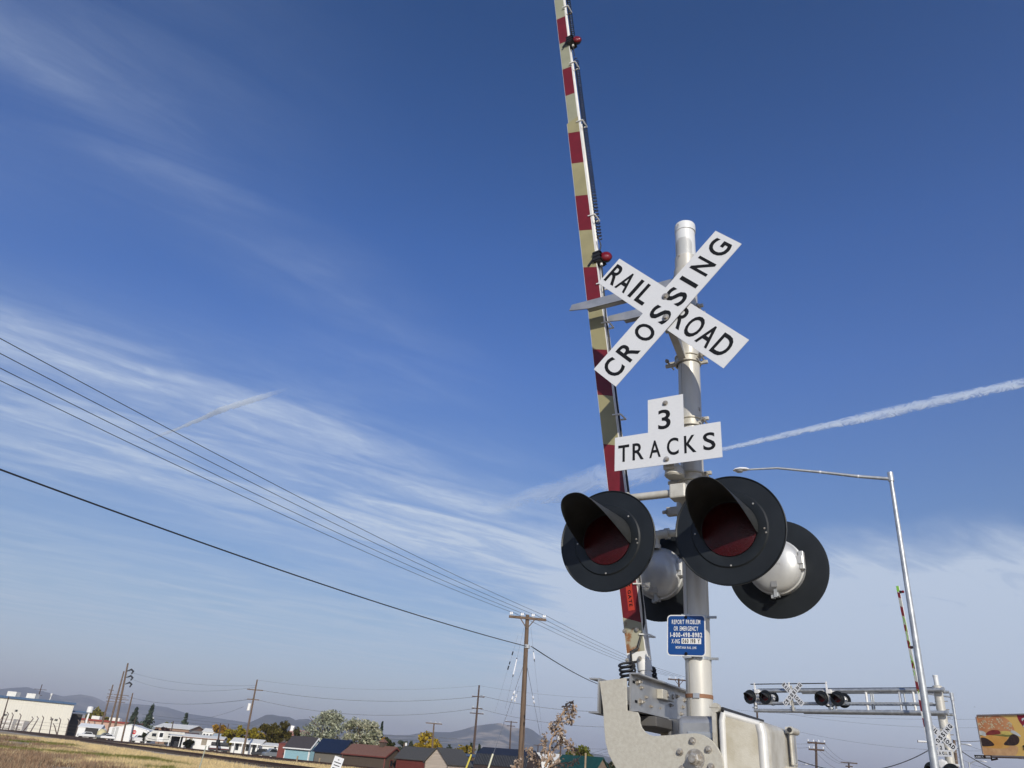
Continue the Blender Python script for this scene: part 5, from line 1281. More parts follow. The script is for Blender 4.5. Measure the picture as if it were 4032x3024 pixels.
arm_prism(SB, SJ, .008, .014, .0101, .0749, mb=mb); arm_prism(SB, SJ, .108, .114, .0101, .0749, mb=mb)
arm = build('gate_arm', mb, M_whitemetal, GT_)
W2 = .106; V0 = .011
mb = MB()
arm_prism(SJ - .35, SE, V0, V0 + W2, .012, .022, mb=mb); arm_prism(SJ - .35, SE, V0, V0 + W2, .063, .073, mb=mb)
arm_prism(SJ - .35, SE, V0 + .006, V0 + .012, .0221, .0629, mb=mb); arm_prism(SJ - .35, SE, V0 + W2 - .014, V0 + W2 - .008, .0221, .0629, mb=mb)
build('gate_arm_extension', mb, M_whitemetal, GT_)
K = .4064
def stripe(s0, s1, m_, v0, w, y, sl0=SLT, sl1=SLT):
    o = build('stripe', arm_prism(s0 + .0004, s1 - .0004, v0 + .003, v0 + w - .004, y - .0015, y, sl0, sl1), m_, arm); return o
stripe(SB + .05, 0, M_oliverust, 0, .124, 0, 0, SLT)
for k in range(11): stripe(k * K, (k + 1) * K, M_red if k % 2 == 0 else M_olive, 0, .124, 0)
stripe(11 * K, SJ, M_olive, 0, .124, 0, SLT, .3)
bs = [SJ, s_of(378), s_of(274), s_of(173), s_of(77), s_of(-20), s_of(-120), s_of(-215), SE]
for k in range(len(bs) - 1): stripe(bs[k], bs[k + 1], M_red if k % 2 else M_olive2, V0, W2, .012, .3 if k == 0 else -.2, -.2 if k < len(bs) - 2 else 0)
# orange sticker
s0 = s_of(2398); mb = arm_prism(s0 - .02, s0 + .20, .045, .088, -.0025, -.0016); stk = build('sticker', mb, M_orange, arm)
mb = MB()
def stf(v): q = ap(s0 + .09, .0665, -.0026); return q + AU * v.x + AV * (-v.z) * 1 + Vector((0, v.y, 0))
textline(mb, 'EZ GATE', 0, 0, .17, .022, 0, .03, .0006, lambda v: ap(s0 + .09 - v.x, .0665 + v.z, -.0026 + v.y)); build('sticker_lettering', mb, M_letter, arm)
# bolts at the foot
for px_, py_ in ((463, 300), (572, 283), (487, 553), (596, 537)):
    p = onY(*c3(px_, py_), .17); mb = MB(); mb.lathe(p, (0, -1, 0), [(0, .013), (.005, .013), (.005, 0)], 14); mb.hexbolt(p, (0, -1, 0), .007, .012); build('bolt', mb, M_steelblt, GT_)
mb = MB(); mb.tube([ap(SB + .02, .09, .04), ap(SB - .17, .09, .04)], .038, 20); mb.tube([ap(SB - .0, .09, .04), ap(SB - .06, .09, .04)], .045, 20); build('arm_adapter', mb, M_whitemetal, GT_, smooth=40)
# arm lights
def arm_light(s):
    c = ap(s, .124 + .075, .03); t_ = Vector((.45, -1, .15)).normalized()
    mb = MB(); mb.box(ap(s, .135, .03), (.06, .10, .10), Matrix.Rotation(-LEAN, 3, 'Y'))
    for q in (-.035, 0, .035): mb.box(ap(s + q, .14, .03), (.075, .11, .008), Matrix.Rotation(-LEAN, 3, 'Y'))
    mb.beam(ap(s - .06, .05, -.006), ap(s + .02, .13, -.006), .006, .02)
    h = build('arm_light', mb, M_cable, GT_)
    mb = MB(); mb.lathe(c, t_, [(-.034, 0), (-.034, .040), (-.012, .048), (-.010, .051), (-.002, .051)], 28); build('light_rim', mb, M_cable, h, smooth=30)
    mb = MB(); mb.lathe(c, t_, [(-.002, .049), (.010, .045), (.018, .034), (.023, .018), (.025, 0)], 28)
    build('lens', mb, mat('arm_light_red', (.14, .004, .010), .08, 0, scale=60, col2=(.16, .003, .006), bump=.3, bscale=200), h, smooth=50)
    for sg in (-1, 1): mb = MB(); mb.tube([ap(s + sg * .05, .150, .03), ap(s + sg * .075, .152, .03)], .011, 10); build('cable_gland', mb, M_whitemetal, h)
L1, L2_ = s_of(1036), s_of(184); arm_light(L1); arm_light(L2_); arm_light(SE - .06)
# coiled cable and clips along the arm
def coil(s0, s1, r=.0185, pitch=.036, wr=.0048):
    n = int((s1 - s0) / pitch * 12); mb = MB(); pts = []
    for i in range(n + 1):
        s = s0 + (s1 - s0) * i / n; a = 2 * math.pi * i / 12
        q = ap(s, .146, .082); pts.append(q + Vector((math.cos(a) * r, math.sin(a) * r, 0)) + AU * (.006 * math.sin(s * 9)))
    mb.tube(pts, wr, 5); return build('coiled_cable', mb, M_cable, GT_, smooth=60)
coil(s_of(945), L2_ - .22); coil(L2_ + .12, SE - .15)
mb = MB(); mb.tube([ap(s_of(945), .15, .04), ap(L1 + .14, .165, .04), ap(L1 + .08, .152, .03)], .0055, 6); build('cable', mb, M_cable, GT_, smooth=50); mb = MB()
mb.tube([ap(L1 - .08, .152, .03), ap(L1 - .4, .140, .03), ap(L1 - .6, .132, .03)] + [ap(L1 - .6 - (L1 - .6 - .05) * k / 12, .133 + .002 * (k % 2), .03) for k in range(1, 13)] + [ap(-.05, .13, .02), ap(-.20, .085, -.02), ap(SB + .05, .04, -.03), ap(SB - .06, .03, -.02)], .0075, 8)
build('cable', mb, M_cable, GT_, smooth=50); mb = MB()
mb.tube([ap(L2_ - .08, .152, .03), ap(L2_ - .22, .150, .035)], .005, 6)
build('cable', mb, M_cable, GT_, smooth=50)
for py in (-90, 51, 271, 500, 870, 1137, 1290, 1650, 2030, 2310, 2507):
    s = s_of(py); mb = MB(); mb.beam(ap(s, .10, -.004), ap(s - .012, .165, -.004), .014, .008); mb.beam(ap(s, .10, .09), ap(s - .012, .165, .09), .014, .008); mb.beam(ap(s - .012, .163, -.004), ap(s - .012, .163, .09), .010, .008); build('cable_clip', mb, M_whitemetal, GT_)
# loops of slack cable at the foot
for cx, cy, rx, n_ in ((500, 650, .047, 4), (700, 670, .030, 3)):
    mb = MB(); pts = []; c = onY(*c3(cx, cy), .09 if cx == 500 else .30)
    for i in range(n_ * 20 + 1):
        a = 2 * math.pi * i / 20; pts.append(c + Vector((math.cos(a) * rx - .012 * i / 60, math.sin(a) * rx * .8, (i / 20 - n_ / 2) * .024 + .022 * math.sin(a))))
    pts.append(c + Vector((.0, .0, -.08))); mb.tube(pts, .0068, 8); build('cable_loop', mb, M_cable, GT_, smooth=60)

# fork that steadies the raised arm: two hollow aluminium arms off the mast
for y, x0, z in ((.02, -.93, 4.865), (.335, -.76, 4.90)):
    mb = MB(); pr_ = [(x0, z - .02), (x0 + .02, z + .028), (-.05, z + .03), (-.05, z - .045), (x0 + .17, z - .045)]
    mb.prism(pr_, .010, lambda v, y=y: Vector((v.x, v.y + y, v.z)))
    mb.box(((x0 - .0) / 2, y + .03, z - .042), (abs(x0) - .30, .048, .006))
    mb.box(((x0 - .0) / 2 + .01, y + .03, z + .027), (abs(x0) - .12, .048, .005))
    build('arm_rest', mb, M_alu2, SG)
mb = MB(); mb.lathe((.02, 0, 4.82), (0, 0, 1), [(0, .074), (0, .085), (.09, .085), (.09, .074)], 28); mb.box((-.06, .18, 4.87), (.03, .36, .06)); build('arm_rest_clamp', mb, M_alu, SG, smooth=30)

# ================================================================== STREET LAMPS
def lamp_head(c, d, L, parent):
    d = Vector(d).normalized(); mb = MB(); up = Vector((0, 0, 1)); sd = d.cross(up)
    for k, (t_, w, h) in enumerate(((0, .03, .03), (.18, .10, .07), (.55, .15, .085), (.85, .12, .06), (1, .03, .02))):
        cc = c + d * L * t_
        for j in range(10):
            a = 2 * math.pi * j / 10; mb.v.append(cc + sd * math.cos(a) * w + up * (math.sin(a) * h * (1 if math.sin(a) > 0 else .35)))
    mb.f += [(k * 10 + j, k * 10 + (j + 1) % 10, (k + 1) * 10 + (j + 1) % 10, (k + 1) * 10 + j) for k in range(4) for j in range(10)]
    return build('lamp_head', mb, M_porc if L > .4 else M_whitemetal, parent, world=True, smooth=50)
D = 22; top = atD(3505, 1866, D); bot = atD(3682, 3024, D); base = top + (bot - top) * (top.z / (top.z - bot.z))
t = empty('street_lamp', tuple(base)); tag(t, 'tall galvanised street lamp with one long arm reaching left, beside the far gate arm', 'street lamp', 'street lamps')
mb = MB(); mb.tube([base, top], [.108, .052], 24); build('post', mb, M_galv, t, world=True, smooth=50)
arm_p = [atD(x, y, D) for x, y in ((3508, 1886), (3380, 1876), (3230, 1859), (3060, 1843), (3000, 1846), (2945, 1849))]
mb = MB(); mb.tube(arm_p, [.050, .046, .040, .034, .030, .028], 12); mb.tube([top - Z * .22, top + Z * .04], .075, 14); build('arm', mb, M_galv, t, world=True, smooth=50)
for k in range(1, 3): mb = MB(); mb.tube([arm_p[k] - (arm_p[k + 1] - arm_p[k]) * .02, arm_p[k] + (arm_p[k + 1] - arm_p[k]) * .02], 0.052 - .005 * k, 12); build('arm_band', mb, M_whitemetal, t, world=True)
hd = atD(2884, 1853, D) - arm_p[-1]; lh = lamp_head(arm_p[-1] + hd * -.08, hd, hd.length * 1.05, t)
mb = MB(); cc = arm_p[-1] + hd * .55; mb.lathe(cc - Z * .02, (0, 0, -1), [(0, .12), (.045, .09), (.06, 0)], 16); build('lens', mb, simple('frosted_lens', (.45, .46, .47), .2), t, world=True, smooth=50)
D = 58; top = atD(3747, 2738, D); bot = atD(3791, 3024, D); base = top + (bot - top) * (top.z / (top.z - bot.z))
t = empty('street_lamp', tuple(base)); tag(t, 'distant street lamp pole behind the cantilever mast, its arm reaching left behind it', 'street lamp', 'street lamps')
mb = MB(); mb.tube([base, top], [.12, .08], 12); build('post', mb, M_galv, t, world=True, smooth=50)
mb = MB(); e = atD(3640, 2730, D); mb.tube([top - Z * .1, e], [.06, .04], 8); mb.tube([top - Z * .3, top + Z * .15], .12, 8); build('arm', mb, M_galv, t, world=True)
t = empty('street_lamp', tuple(atD(3790, 3100, 62).xy.to_3d())); tag(t, 'small lamp with white head sticking out right of the brown pole', 'street lamp', 'street lamps')
a, b = atD(3772, 2927, 62), atD(3802, 2931, 62); mb = MB(); mb.tube([a, b], .04, 8); build('arm', mb, M_galv, t, world=True); lamp_head(b, atD(3818, 2934, 62) - b, .36, t)
D = 85; b0 = atD(3814, 3000, D); t = empty('street_lamp', (b0.x, b0.y, 0)); tag(t, 'small curved-arm street lamp below the billboard sign', 'street lamp', 'street lamps')
mb = MB(); mb.tube([Vector((b0.x, b0.y, 0)), b0], .07, 8); build('post', mb, M_galv, t, world=True)
cv = [atD(x, y, D) for x, y in ((3815, 3014), (3822, 3004), (3834, 2998), (3850, 2995), (3866, 2997))]; mb = MB(); mb.tube(cv, .045, 8); build('arm', mb, M_galv, t, world=True); lamp_head(cv[-1], atD(3880, 3000, D) - cv[-1], .4, t)
t = empty('street_lamp', tuple(atD(3170, 3100, 90).xy.to_3d())); tag(t, 'tiny white lamp head low behind the wires right of the gate housing', 'street lamp', 'street lamps')
a, b = atD(3160, 3012, 90), atD(3168, 3010, 90); mb = MB(); mb.tube([a, b], .03, 6); build('arm', mb, M_galv, t, world=True); lamp_head(b, atD(3182, 3011, 90) - b, .42, t)

# ================================================================== CANTILEVER GANTRY
gm = atD(3700, 2760, 36); GL = atD(2977, 2711, 39.0); gd = Vector((gm.x - GL.x, gm.y - GL.y, 0)).normalized(); gyaw = math.atan2(gd.y, gd.x)
CG = empty('signal_gantry', (gm.x, gm.y, 0), gyaw); tag(CG, 'grey cantilever gantry with two pairs of flashers and a crossbuck, behind the street lamp', 'signal gantry')
gX = Vector((math.cos(gyaw), math.sin(gyaw), 0)); gY = Vector((-gX.y, gX.x, 0)); gO = Vector((gm.x, gm.y, 0))
def gl(x, y, v=0.0):
    """photo position to gantry coordinates on the plane at depth v"""
    u = ray(x, y); t_ = ((gO + gY * v) - O).dot(gY) / u.dot(gY); w = O + u * t_ - gO; return Vector((w.dot(gX), v, w.z))
mtop = gl(3689, 2703); mr = 27 * 36 / 2933 / 2
mb = MB(); mb.tube([(0, 0, 0), (0, 0, mtop.z)], mr, 28); build('mast', mb, M_mast, CG, smooth=40)
mb = MB(); mb.lathe((0, 0, mtop.z - .09), (0, 0, 1), [(0, mr), (0, mr * 1.14), (.09, mr * 1.14), (.12, mr * .9), (.12, 0)], 28); mb.lathe((0, 0, mtop.z - .55), (0, 0, 1), [(0, mr), (0, mr * 1.05), (.03, mr * 1.05), (.03, mr)], 28); build('mast_cap', mb, M_mast, CG, smooth=30)
bt = gl(3681, 2661); mb = MB(); mb.tube([(0, 0, mtop.z), (bt.x * .3, 0, bt.z)], .09, 20); mb.tube([(bt.x * .3, 0, bt.z - .04), (bt.x * .3, 0, bt.z + .02)], .10, 20); build('bell_housing', mb, MATS['bell_white'], CG, smooth=40)
zu, zl = gl(3676, 2720).z, gl(3686, 2809).z; xl = gl(2977, 2712).x; gt = .092
for z_, y0 in ((zu, -.0), (zl, -.0)):
    mb = MB(); mb.tube([(xl, -.28, z_), (mr + .12, -.28, z_)], gt * .85, 18); build('chord_tube', mb, M_galv, CG, smooth=50)
    mb = MB(); mb.tube([(xl + 2.0, .45, z_), (mr + .1, .45, z_)], gt * .6, 14); build('chord_tube', mb, M_galv, CG, smooth=50)
    mb = MB(); mb.tube([(mr + .08, -.28, z_), (mr + .16, -.28, z_)], gt * 1.15, 16); build('end_cap', mb, M_galv, CG, smooth=50)
    xs_ = gl(3485, 2716).x; mb = MB(); mb.tube([(xs_, -.28, z_), (xs_ + .55, -.28, z_)], gt * .93, 18); build('splice_sleeve', mb, M_galv, CG, smooth=50)
for px_ in (3424, 3556, 3610, 3300):
    x_ = gl(px_, 2760).x; mb = MB(); mb.tube([(x_, -.28, zl), (x_, -.28, zu)], .048, 12); build('vertical_tube', mb, M_whitemetal, CG, smooth=50)
for px_ in (3432, 3564, 3440): x_ = gl(px_, 2760, .45).x; mb = MB(); mb.tube([(x_, .45, zl), (x_, .45, zu)], .035, 8); build('vertical_tube', mb, M_galv, CG, smooth=50)
# walkway and hand rails
xw = gl(2978, 2775).x; mb = MB(); zw = zl + .33; mb.beam((xw, -.35, zw), (-mr, -.35, zw), .05, .07); mb.beam((xw, .3, zw), (-mr, .3, zw), .05, .07)
k = 0
build('walkway_edge', mb, M_galv, CG)
mb = MB(); xx = xw
while xx < -mr: mb.beam((xx, -.32, zw), (xx, .28, zw), .02, .03); xx += .16
o = build('walkway_grating', mb, M_galv, CG); tag(o, kind='stuff')
zr_ = gl(2975, 2694, -.4).z
for px_ in (2970, 3107, 3254): x_ = gl(px_ + 4, 2740, -.4).x; mb = MB(); mb.beam((x_, -.4, zw - .12), (x_, -.4, zr_ + .06), .075, .05); build('rail_post', mb, M_whitemetal, CG)
for z_, y_ in ((zr_, -.4), (zr_ - .13, .3)): mb = MB(); mb.tube([(xw, y_, z_), (gl(3256, 2700, -.4).x if y_ < 0 else -mr, y_, z_ )], .022, 8); build('hand_rail', mb, M_wire, CG)
for px_ in (2985, 3132, 3283): x_ = gl(px_, 2780).x; mb = MB(); mb.tube([(x_, -.28, zl), (x_, -.28, zw + .3)], .06, 12); mb.tube([(x_, -.28, zl + .10), (x_, -.28, zl + .15)], .12, 12); build('light_stand', mb, M_galv, CG, smooth=40)
def glight(px_, py_, v, face): q = gl(px_, py_, v); return light_part(CG, (q.x, v, q.z), face)
glight(2953, 2744, -.45, 0); glight(3013, 2745, -.45, 0); glight(2989, 2748, .35, math.pi); glight(3042, 2750, .35, math.pi)
glight(3234, 2749, -.45, 0); glight(3297, 2751, -.45, 0); glight(3265, 2757, .35, math.pi); glight(3323, 2758, .35, math.pi)
for px_ in ((2953, 3013), (3234, 3297)):
    a, b = gl(px_[0], 2722, -.35), gl(px_[1], 2724, -.35); mb = MB(); mb.tube([a, b], .03, 8); mb.box((a + b) / 2, (.2, .2, .16)); build('crossarm_pipe', mb, M_whitemetal, CG)
q = gl(3121, 2733, -.5); blade_part(CG, (q.x, -.49, q.z), -.80, LET2, bold=.05); blade_part(CG, (q.x, -.50, q.z), .78, LET1, bold=.05)
x_ = gl(3134, 2740).x; mb = MB(); mb.beam((x_, -.38, zl), (x_, -.38, zu + .2), .09, .05); build('sign_post', mb, M_alu, CG)
q = gl(3707, 2900, -.4); blade_part(CG, (q.x, -.39, q.z), -.80, LET2, bold=.05); blade_part(CG, (q.x, -.40, q.z), .78, LET1, bold=.05)
q = gl(3706, 2952, -.4); tracks_part(CG, (q.x, -.36, q.z), '2', bold=.05)
for z_ in (q.z - .1, q.z + .7): mb = MB(); mb.box((.0, -.22, z_), (.12, .30, .08)); build('sign_bracket', mb, M_alu, CG)
q = gl(3712, 3012, -.35); mb = MB(); mb.lathe((q.x, -.3, q.z), (0, -1, 0), [(0, 0), (0, .20), (.06, .2), (.08, .12), (.08, 0)], 8); mb.beam((q.x - .55, -.28, q.z + .02), (q.x + .55, -.28, q.z + .02), .07, .08); build('junction_box', mb, M_whitemetal, CG)
qa = gl(3672, 3024, -.4); qb = gl(3747, 3026, -.4); light_part(CG, (qa.x, -.45, q.z - .22), 0); light_part(CG, (qb.x, -.45, q.z - .24), 0)
# ladder rungs up the mast's far side
mb = MB(); z_ = 1.0
while z_ < mtop.z - .3: mb.beam((mr, .02, z_), (mr + .12, .02, z_), .03, .03); z_ += .30
o = build('step_rungs', mb, M_steelblt, CG); tag(o, kind='stuff')

# far gate arm with green graffiti
gb = gl(3652, 2905, -.9); gtop = gl(3533, 2307, -.9)
FG_ = empty('far_crossing_gate', (gO + gX * gb.x + gY * -.9).to_tuple(), gyaw); FG_.name = 'crossing_gate'; FG_.location.z = 0
tag(FG_, 'distant raised gate arm with green graffiti just left of the street lamp post', 'crossing gate')
dU = Vector((gtop.x - gb.x, 0, gtop.z - gb.z)); Lg = dU.length; dU.normalize(); dV = Vector((dU.z, 0, -dU.x))
b0 = Vector((0, 0, gb.z))
lowp = b0 - dU * ((gb.z - 1.2) / dU.z)
Ltot = (b0 + dU * Lg - lowp).length
def fa(s, v, y): return lowp + dU * s + dV * v + Vector((0, y, 0))
def fprism(s0, s1, v0, v1, y0, y1, sl=0):
    mb = MB(); vs = []
    for y in (y0, y1): vs += [fa(s0, v0, y), fa(s0 - sl, v1, y), fa(s1 - sl, v1, y), fa(s1, v0, y)]
    mb.add(vs, [(0, 1, 2, 3), (7, 6, 5, 4), (0, 4, 5, 1), (1, 5, 6, 2), (2, 6, 7, 3), (3, 7, 4, 0)]); return mb
fa_o = build('gate_arm', fprism(0, Ltot, -.055, .055, 0, .07), M_whitemetal, FG_)
def sgl(y):
    lo, hi = 0, Ltot
    for _ in range(40):
        m_ = (lo + hi) / 2; w = gO + gX * (gb.x + fa(m_, 0, 0).x) + gY * -.9 + Z * fa(m_, 0, 0).z - O; yy = 1512 - FPX * w.dot(CU) / w.dot(CF)
        if yy > y: lo = m_
        else: hi = m_
    return lo
reds = [(2861, 2826), (2799, 2754), (2721, 2681), (2629, 2600), (2551, 2520), (2484, 2458), (2423, 2386), (2352, 2330)]
ps = 0.0
M_olive3 = mat('grey_white_sheeting', (.42, .44, .40), .5, 0, scale=4)
for y0, y1 in reds:
    a, b = sgl(y0), sgl(y1); build('stripe', fprism(ps + .001, a - .001, -.052, .052, -.004, 0, .05), M_olive3 if y0 < 2660 else M_whitemetal, fa_o); build('stripe', fprism(a, b, -.052, .052, -.004, 0, .05), M_red, fa_o); ps = b
build('stripe', fprism(ps + .001, Ltot - .002, -.052, .052, -.004, 0), simple('lime_graffiti', (.22, .50, .06)), fa_o)
M_lime = simple('lime_graffiti', (.22, .50, .06))
for y0, y1, v0 in ((2455, 2425, -.02), (2430, 2490, .02), (2490, 2520, -.01), (2520, 2545, .03), (2580, 2612, -.02), (2600, 2630, .02), (2640, 2660, -.02), (2715, 2730, 0), (2810, 2822, .01)):
    a, b = sgl(max(y0, y1)), sgl(min(y0, y1)); mb = MB(); mb.tube([fa(a, v0 - .02, -.006), fa((a + b) / 2, v0 + .03, -.006), fa(b, v0 - .01, -.006)], .012, 5); build('graffiti_stroke', mb, M_lime, fa_o)
for yy in (2331, 2549):
    s = sgl(yy); mb = MB(); mb.box(fa(s, .07, .03), (.06, .08, .10)); h = build('arm_light', mb, M_cable, FG_); mb = MB(); mb.lathe(fa(s, .16, .03), (.3, -1, .1), [(-.04, 0), (-.04, .055), (0, .06), (.03, .04), (.04, 0)], 14); build('lens', mb, MATS['arm_light_red'], h, smooth=50)
mb = MB(); mb.box((0, 0, 1.15), (.5, .6, .8)); mb.box((.3, 0, .5), (.15, .15, 1)); build('gate_housing', mb, M_alu, FG_, bevel=.04)
# signal bar poking out left of the street lamp post
a, b = atD(3612, 2919, 34), atD(3660, 2921, 34); t = empty('pipe_arm', tuple(b)); tag(t, 'short horizontal pipe sticking out left of the street lamp post near the 2 TRACKS sign', 'pipe')
mb = MB(); mb.tube([a, b], .035, 10); build('pipe', mb, M_whitemetal, t, world=True, smooth=40); mb = MB(); mb.tube([a, a + (b - a) * .06], .042, 10); build('end_ring', mb, M_cable, t, world=True)

# ================================================================== BILLBOARD
bq = atD(3843, 2816, 75); br = atD(4032, 2814, 72.8); bd = Vector((br.x - bq.x, br.y - bq.y, 0)).normalized(); byaw = math.atan2(bd.y, bd.x)
bO = Vector((bq.x, bq.y, 0)); bX = bd; bY = Vector((-bX.y, bX.x, 0))
BB = empty('billboard', tuple(bO), byaw); tag(BB, 'yellow billboard showing a sesame bun burger, cut off by the right edge', 'billboard')
def bl(x, y, v=0.0):
    u = ray(x, y); t_ = ((bO + bY * v) - O).dot(bY) / u.dot(bY); w = O + u * t_ - bO; return Vector((w.dot(bX), v, w.z))
def c6b(x, y): return bl(3400 + x / 3.5, 2550 + y / 3.5)
zt, zb = bl(3843, 2817).z, bl(3864, 2976).z; BWd = 7.4
mb = MB(); mb.box((BWd / 2, .12, (zt + zb) / 2), (BWd, .2, zt - zb)); build('panel_backing', mb, M_galv, BB)
def flat(poly, layer, m_, name):
    mb = MB(); n = len(poly); mb.add([Vector((p[0], -.01 - layer * .004, p[1])) for p in poly], [tuple(range(n))]); return build(name, mb, m_, BB)
M_by = mat('billboard_yellow', (.92, .60, .17), .5, 0, scale=.8, col2=(.88, .54, .13))
rr_ = [(BWd / 2 + x, (zt + zb) / 2 + z_) for x, z_ in rrect(BWd, zt - zb, .18)]
flat(rr_, 0, M_by, 'poster')
def P6(L): return [(q.x, q.z) for q in (c6b(x, y) for x, y in L)]
def smoothpoly(L, it=2):
    for _ in range(it): L = [p for a, b in zip(L, L[1:] + L[:1]) for p in ((a[0] * .75 + b[0] * .25, a[1] * .75 + b[1] * .25), (a[0] * .25 + b[0] * .75, a[1] * .25 + b[1] * .75))]
    return L
M_bun = mat('bun_print', (.78, .36, .15), .6, 0, scale=.9, col2=(.60, .22, .08), detail=3); M_bunlo = mat('bun_lower_print', (.85, .52, .24), .6, 0, scale=1.0, col2=(.62, .30, .12), detail=3)
M_ches = mat('cheese_print', (.85, .48, .12), .6, 0, scale=1.2, col2=(.75, .34, .06)); M_pat = mat('patty_print', (.075, .035, .025), .7, 0, scale=7, col2=(.018, .010, .008)); M_tom = mat('ketchup_print', (.36, .05, .03), .6, 0, scale=3, col2=(.20, .02, .015))
M_let = mat('pickle_print', (.24, .24, .05), .6, 0, scale=3); M_on = mat('onion_print', (.80, .80, .72), .6, 0, scale=2); M_seed = simple('sesame_print', (.88, .74, .45))
def shape(L, layer, m_, nm, it=2):
    q = P6(L); q = smoothpoly(q, it); q = [(max(.03, x), min(zt - .03, max(zb + .03, z_))) for x, z_ in q]; return flat(q, layer, m_, nm)
shape([(1550, 945), (1600, 936), (1760, 934), (1900, 940), (2010, 1000), (2080, 1110), (2085, 1160), (2010, 1180), (1870, 1150), (1760, 1130), (1680, 1180), (1600, 1150), (1575, 1130)], 3, M_bun, 'top_bun')
shape([(1585, 1140), (1660, 1150), (1700, 1190), (1690, 1230), (1620, 1200), (1590, 1210)], 4, M_on, 'onion')
shape([(1680, 1190), (1740, 1140), (1850, 1130), (1890, 1160), (1900, 1190), (1800, 1200), (1700, 1210)], 5, M_tom, 'ketchup')
shape([(1590, 1190), (1680, 1200), (1900, 1200), (2060, 1180), (2070, 1225), (1930, 1230), (1600, 1225)], 2, M_let, 'pickle')
shape([(1880, 1150), (2020, 1150), (2080, 1190), (1990, 1210), (1900, 1190)], 5, simple('pale_cheese_print', (.85, .66, .16)), 'cheese_slice')
shape([(2030, 1140), (2080, 1140), (2180, 1215), (2165, 1235), (2080, 1190), (2030, 1170)], 6, M_on, 'onion')
shape([(1592, 1220), (1700, 1200), (1950, 1225), (2000, 1240), (1960, 1330), (2040, 1370), (1900, 1400), (1610, 1370)], 3, M_ches, 'melted_cheese')
shape([(1600, 1245), (1660, 1235), (1720, 1260), (1790, 1310), (1815, 1350), (1740, 1362), (1610, 1360)], 4, M_pat, 'patty')
shape([(1935, 1320), (1990, 1270), (2020, 1215), (2080, 1185), (2150, 1240), (2155, 1300), (2110, 1350), (2010, 1350), (1940, 1345)], 4, M_pat, 'patty')
shape([(1618, 1350), (1800, 1375), (2000, 1350), (2130, 1350), (2140, 1430), (2090, 1500), (1900, 1515), (1680, 1512), (1628, 1480)], 2, M_bunlo, 'bottom_bun')
rs = np.random.RandomState(4)
sd_mb = MB()
for k in range(95):
    x, y = 1570 + rs.rand() * 480, 942 + rs.rand() * 190
    if y < 942 + max(0, (x - 1900)) * .75 or y > 1115 and x < 1800: continue
    q = c6b(x, y); a = rs.rand() * 3.14; w, h = .075, .042
    sd_mb.add([Vector((q.x + w * math.cos(t_) * math.cos(a) - h * math.sin(t_) * math.sin(a), -.030, min(zt - .05, q.z) + w * math.cos(t_) * math.sin(a) + h * math.sin(t_) * math.cos(a))) for t_ in [R(60 * j) for j in range(6)]], [(0, 1, 2, 3, 4, 5)])
o = build('sesame_seeds', sd_mb, M_seed, BB); tag(o, kind='stuff')
# red roundel with a white 2 at the right edge, and a black S below
c = c6b(2330, 920); rd = (c6b(2330, 920) - c6b(2110, 920)).length
q = [(c.x + rd * math.cos(R(a)), min(zt - .02, c.z + rd * math.sin(R(a)))) for a in range(180, 361, 10)]
flat(q, 1, simple('roundel_red', (.36, .012, .035)), 'red_roundel')
mb = MB(); q = c6b(2235, 1030); letter(mb, '2', q.x, q.z, .50, .62, 0, -.03, .03, .001); build('printed_number', mb, M_wh2, BB)
mb = MB(); q = c6b(2222, 1378); letter(mb, 'S', q.x, q.z, .24, .34, 0, -.03, .05, .001); build('printed_letter', mb, M_letter, BB)
mb = MB()
for a, b in (((0, zb), (BWd, zb)), ((0, zt), (BWd, zt))): mb.beam((a[0] + .1, 0, a[1]), (b[0], 0, b[1]), .16, .10)
mb.beam((0, 0, zb + .12), (0, 0, zt - .12), .16, .07); build('frame', mb, mat('billboard_frame', (.30, .26, .24), .5, .3), BB)
mb = MB(); mb.beam((.2, -.5, zb - .12), (BWd, -.5, zb - .12), .3, .06); mb.beam((.9, -.5, zb - .3), (1.35, -.35, zb - .2), .1, .12); build('catwalk', mb, M_rail, BB)
p0, p1 = c6b(1600, 1510), c6b(1840, 1520); mb = MB(); mb.box(((p0.x + p1.x) / 2 + .03, -.62, p0.z - .01), (p1.x - p0.x, .04, .26)); nb = build('name_board', mb, M_letter, BB)
mb = MB(); textline(mb, 'LAMAR', p0.x + (p1.x - p0.x) * .30, p0.z - .01, (p1.x - p0.x) * .52, .14, -.642, .05, .001); mb.box((p0.x + (p1.x - p0.x) * .82, -.643, p0.z - .01), ((p1.x - p0.x) * .27, .002, .15)); build('name_lettering', mb, M_wh2, BB)
mb = MB(); mb.tube([(BWd * .5, .5, 0), (BWd * .5, .5, zt - .3)], .28, 20); mb.beam((.3, .35, zb + .6), (BWd - .3, .35, zb + .6), .2, .25); build('column', mb, M_rail, BB)
for k in range(5): mb = MB(); z_ = zb + .35 + k * .8; mb.beam((-.12, .1, z_), (0, .1, z_), .03, .03); build('side_peg', mb, M_galv, BB)

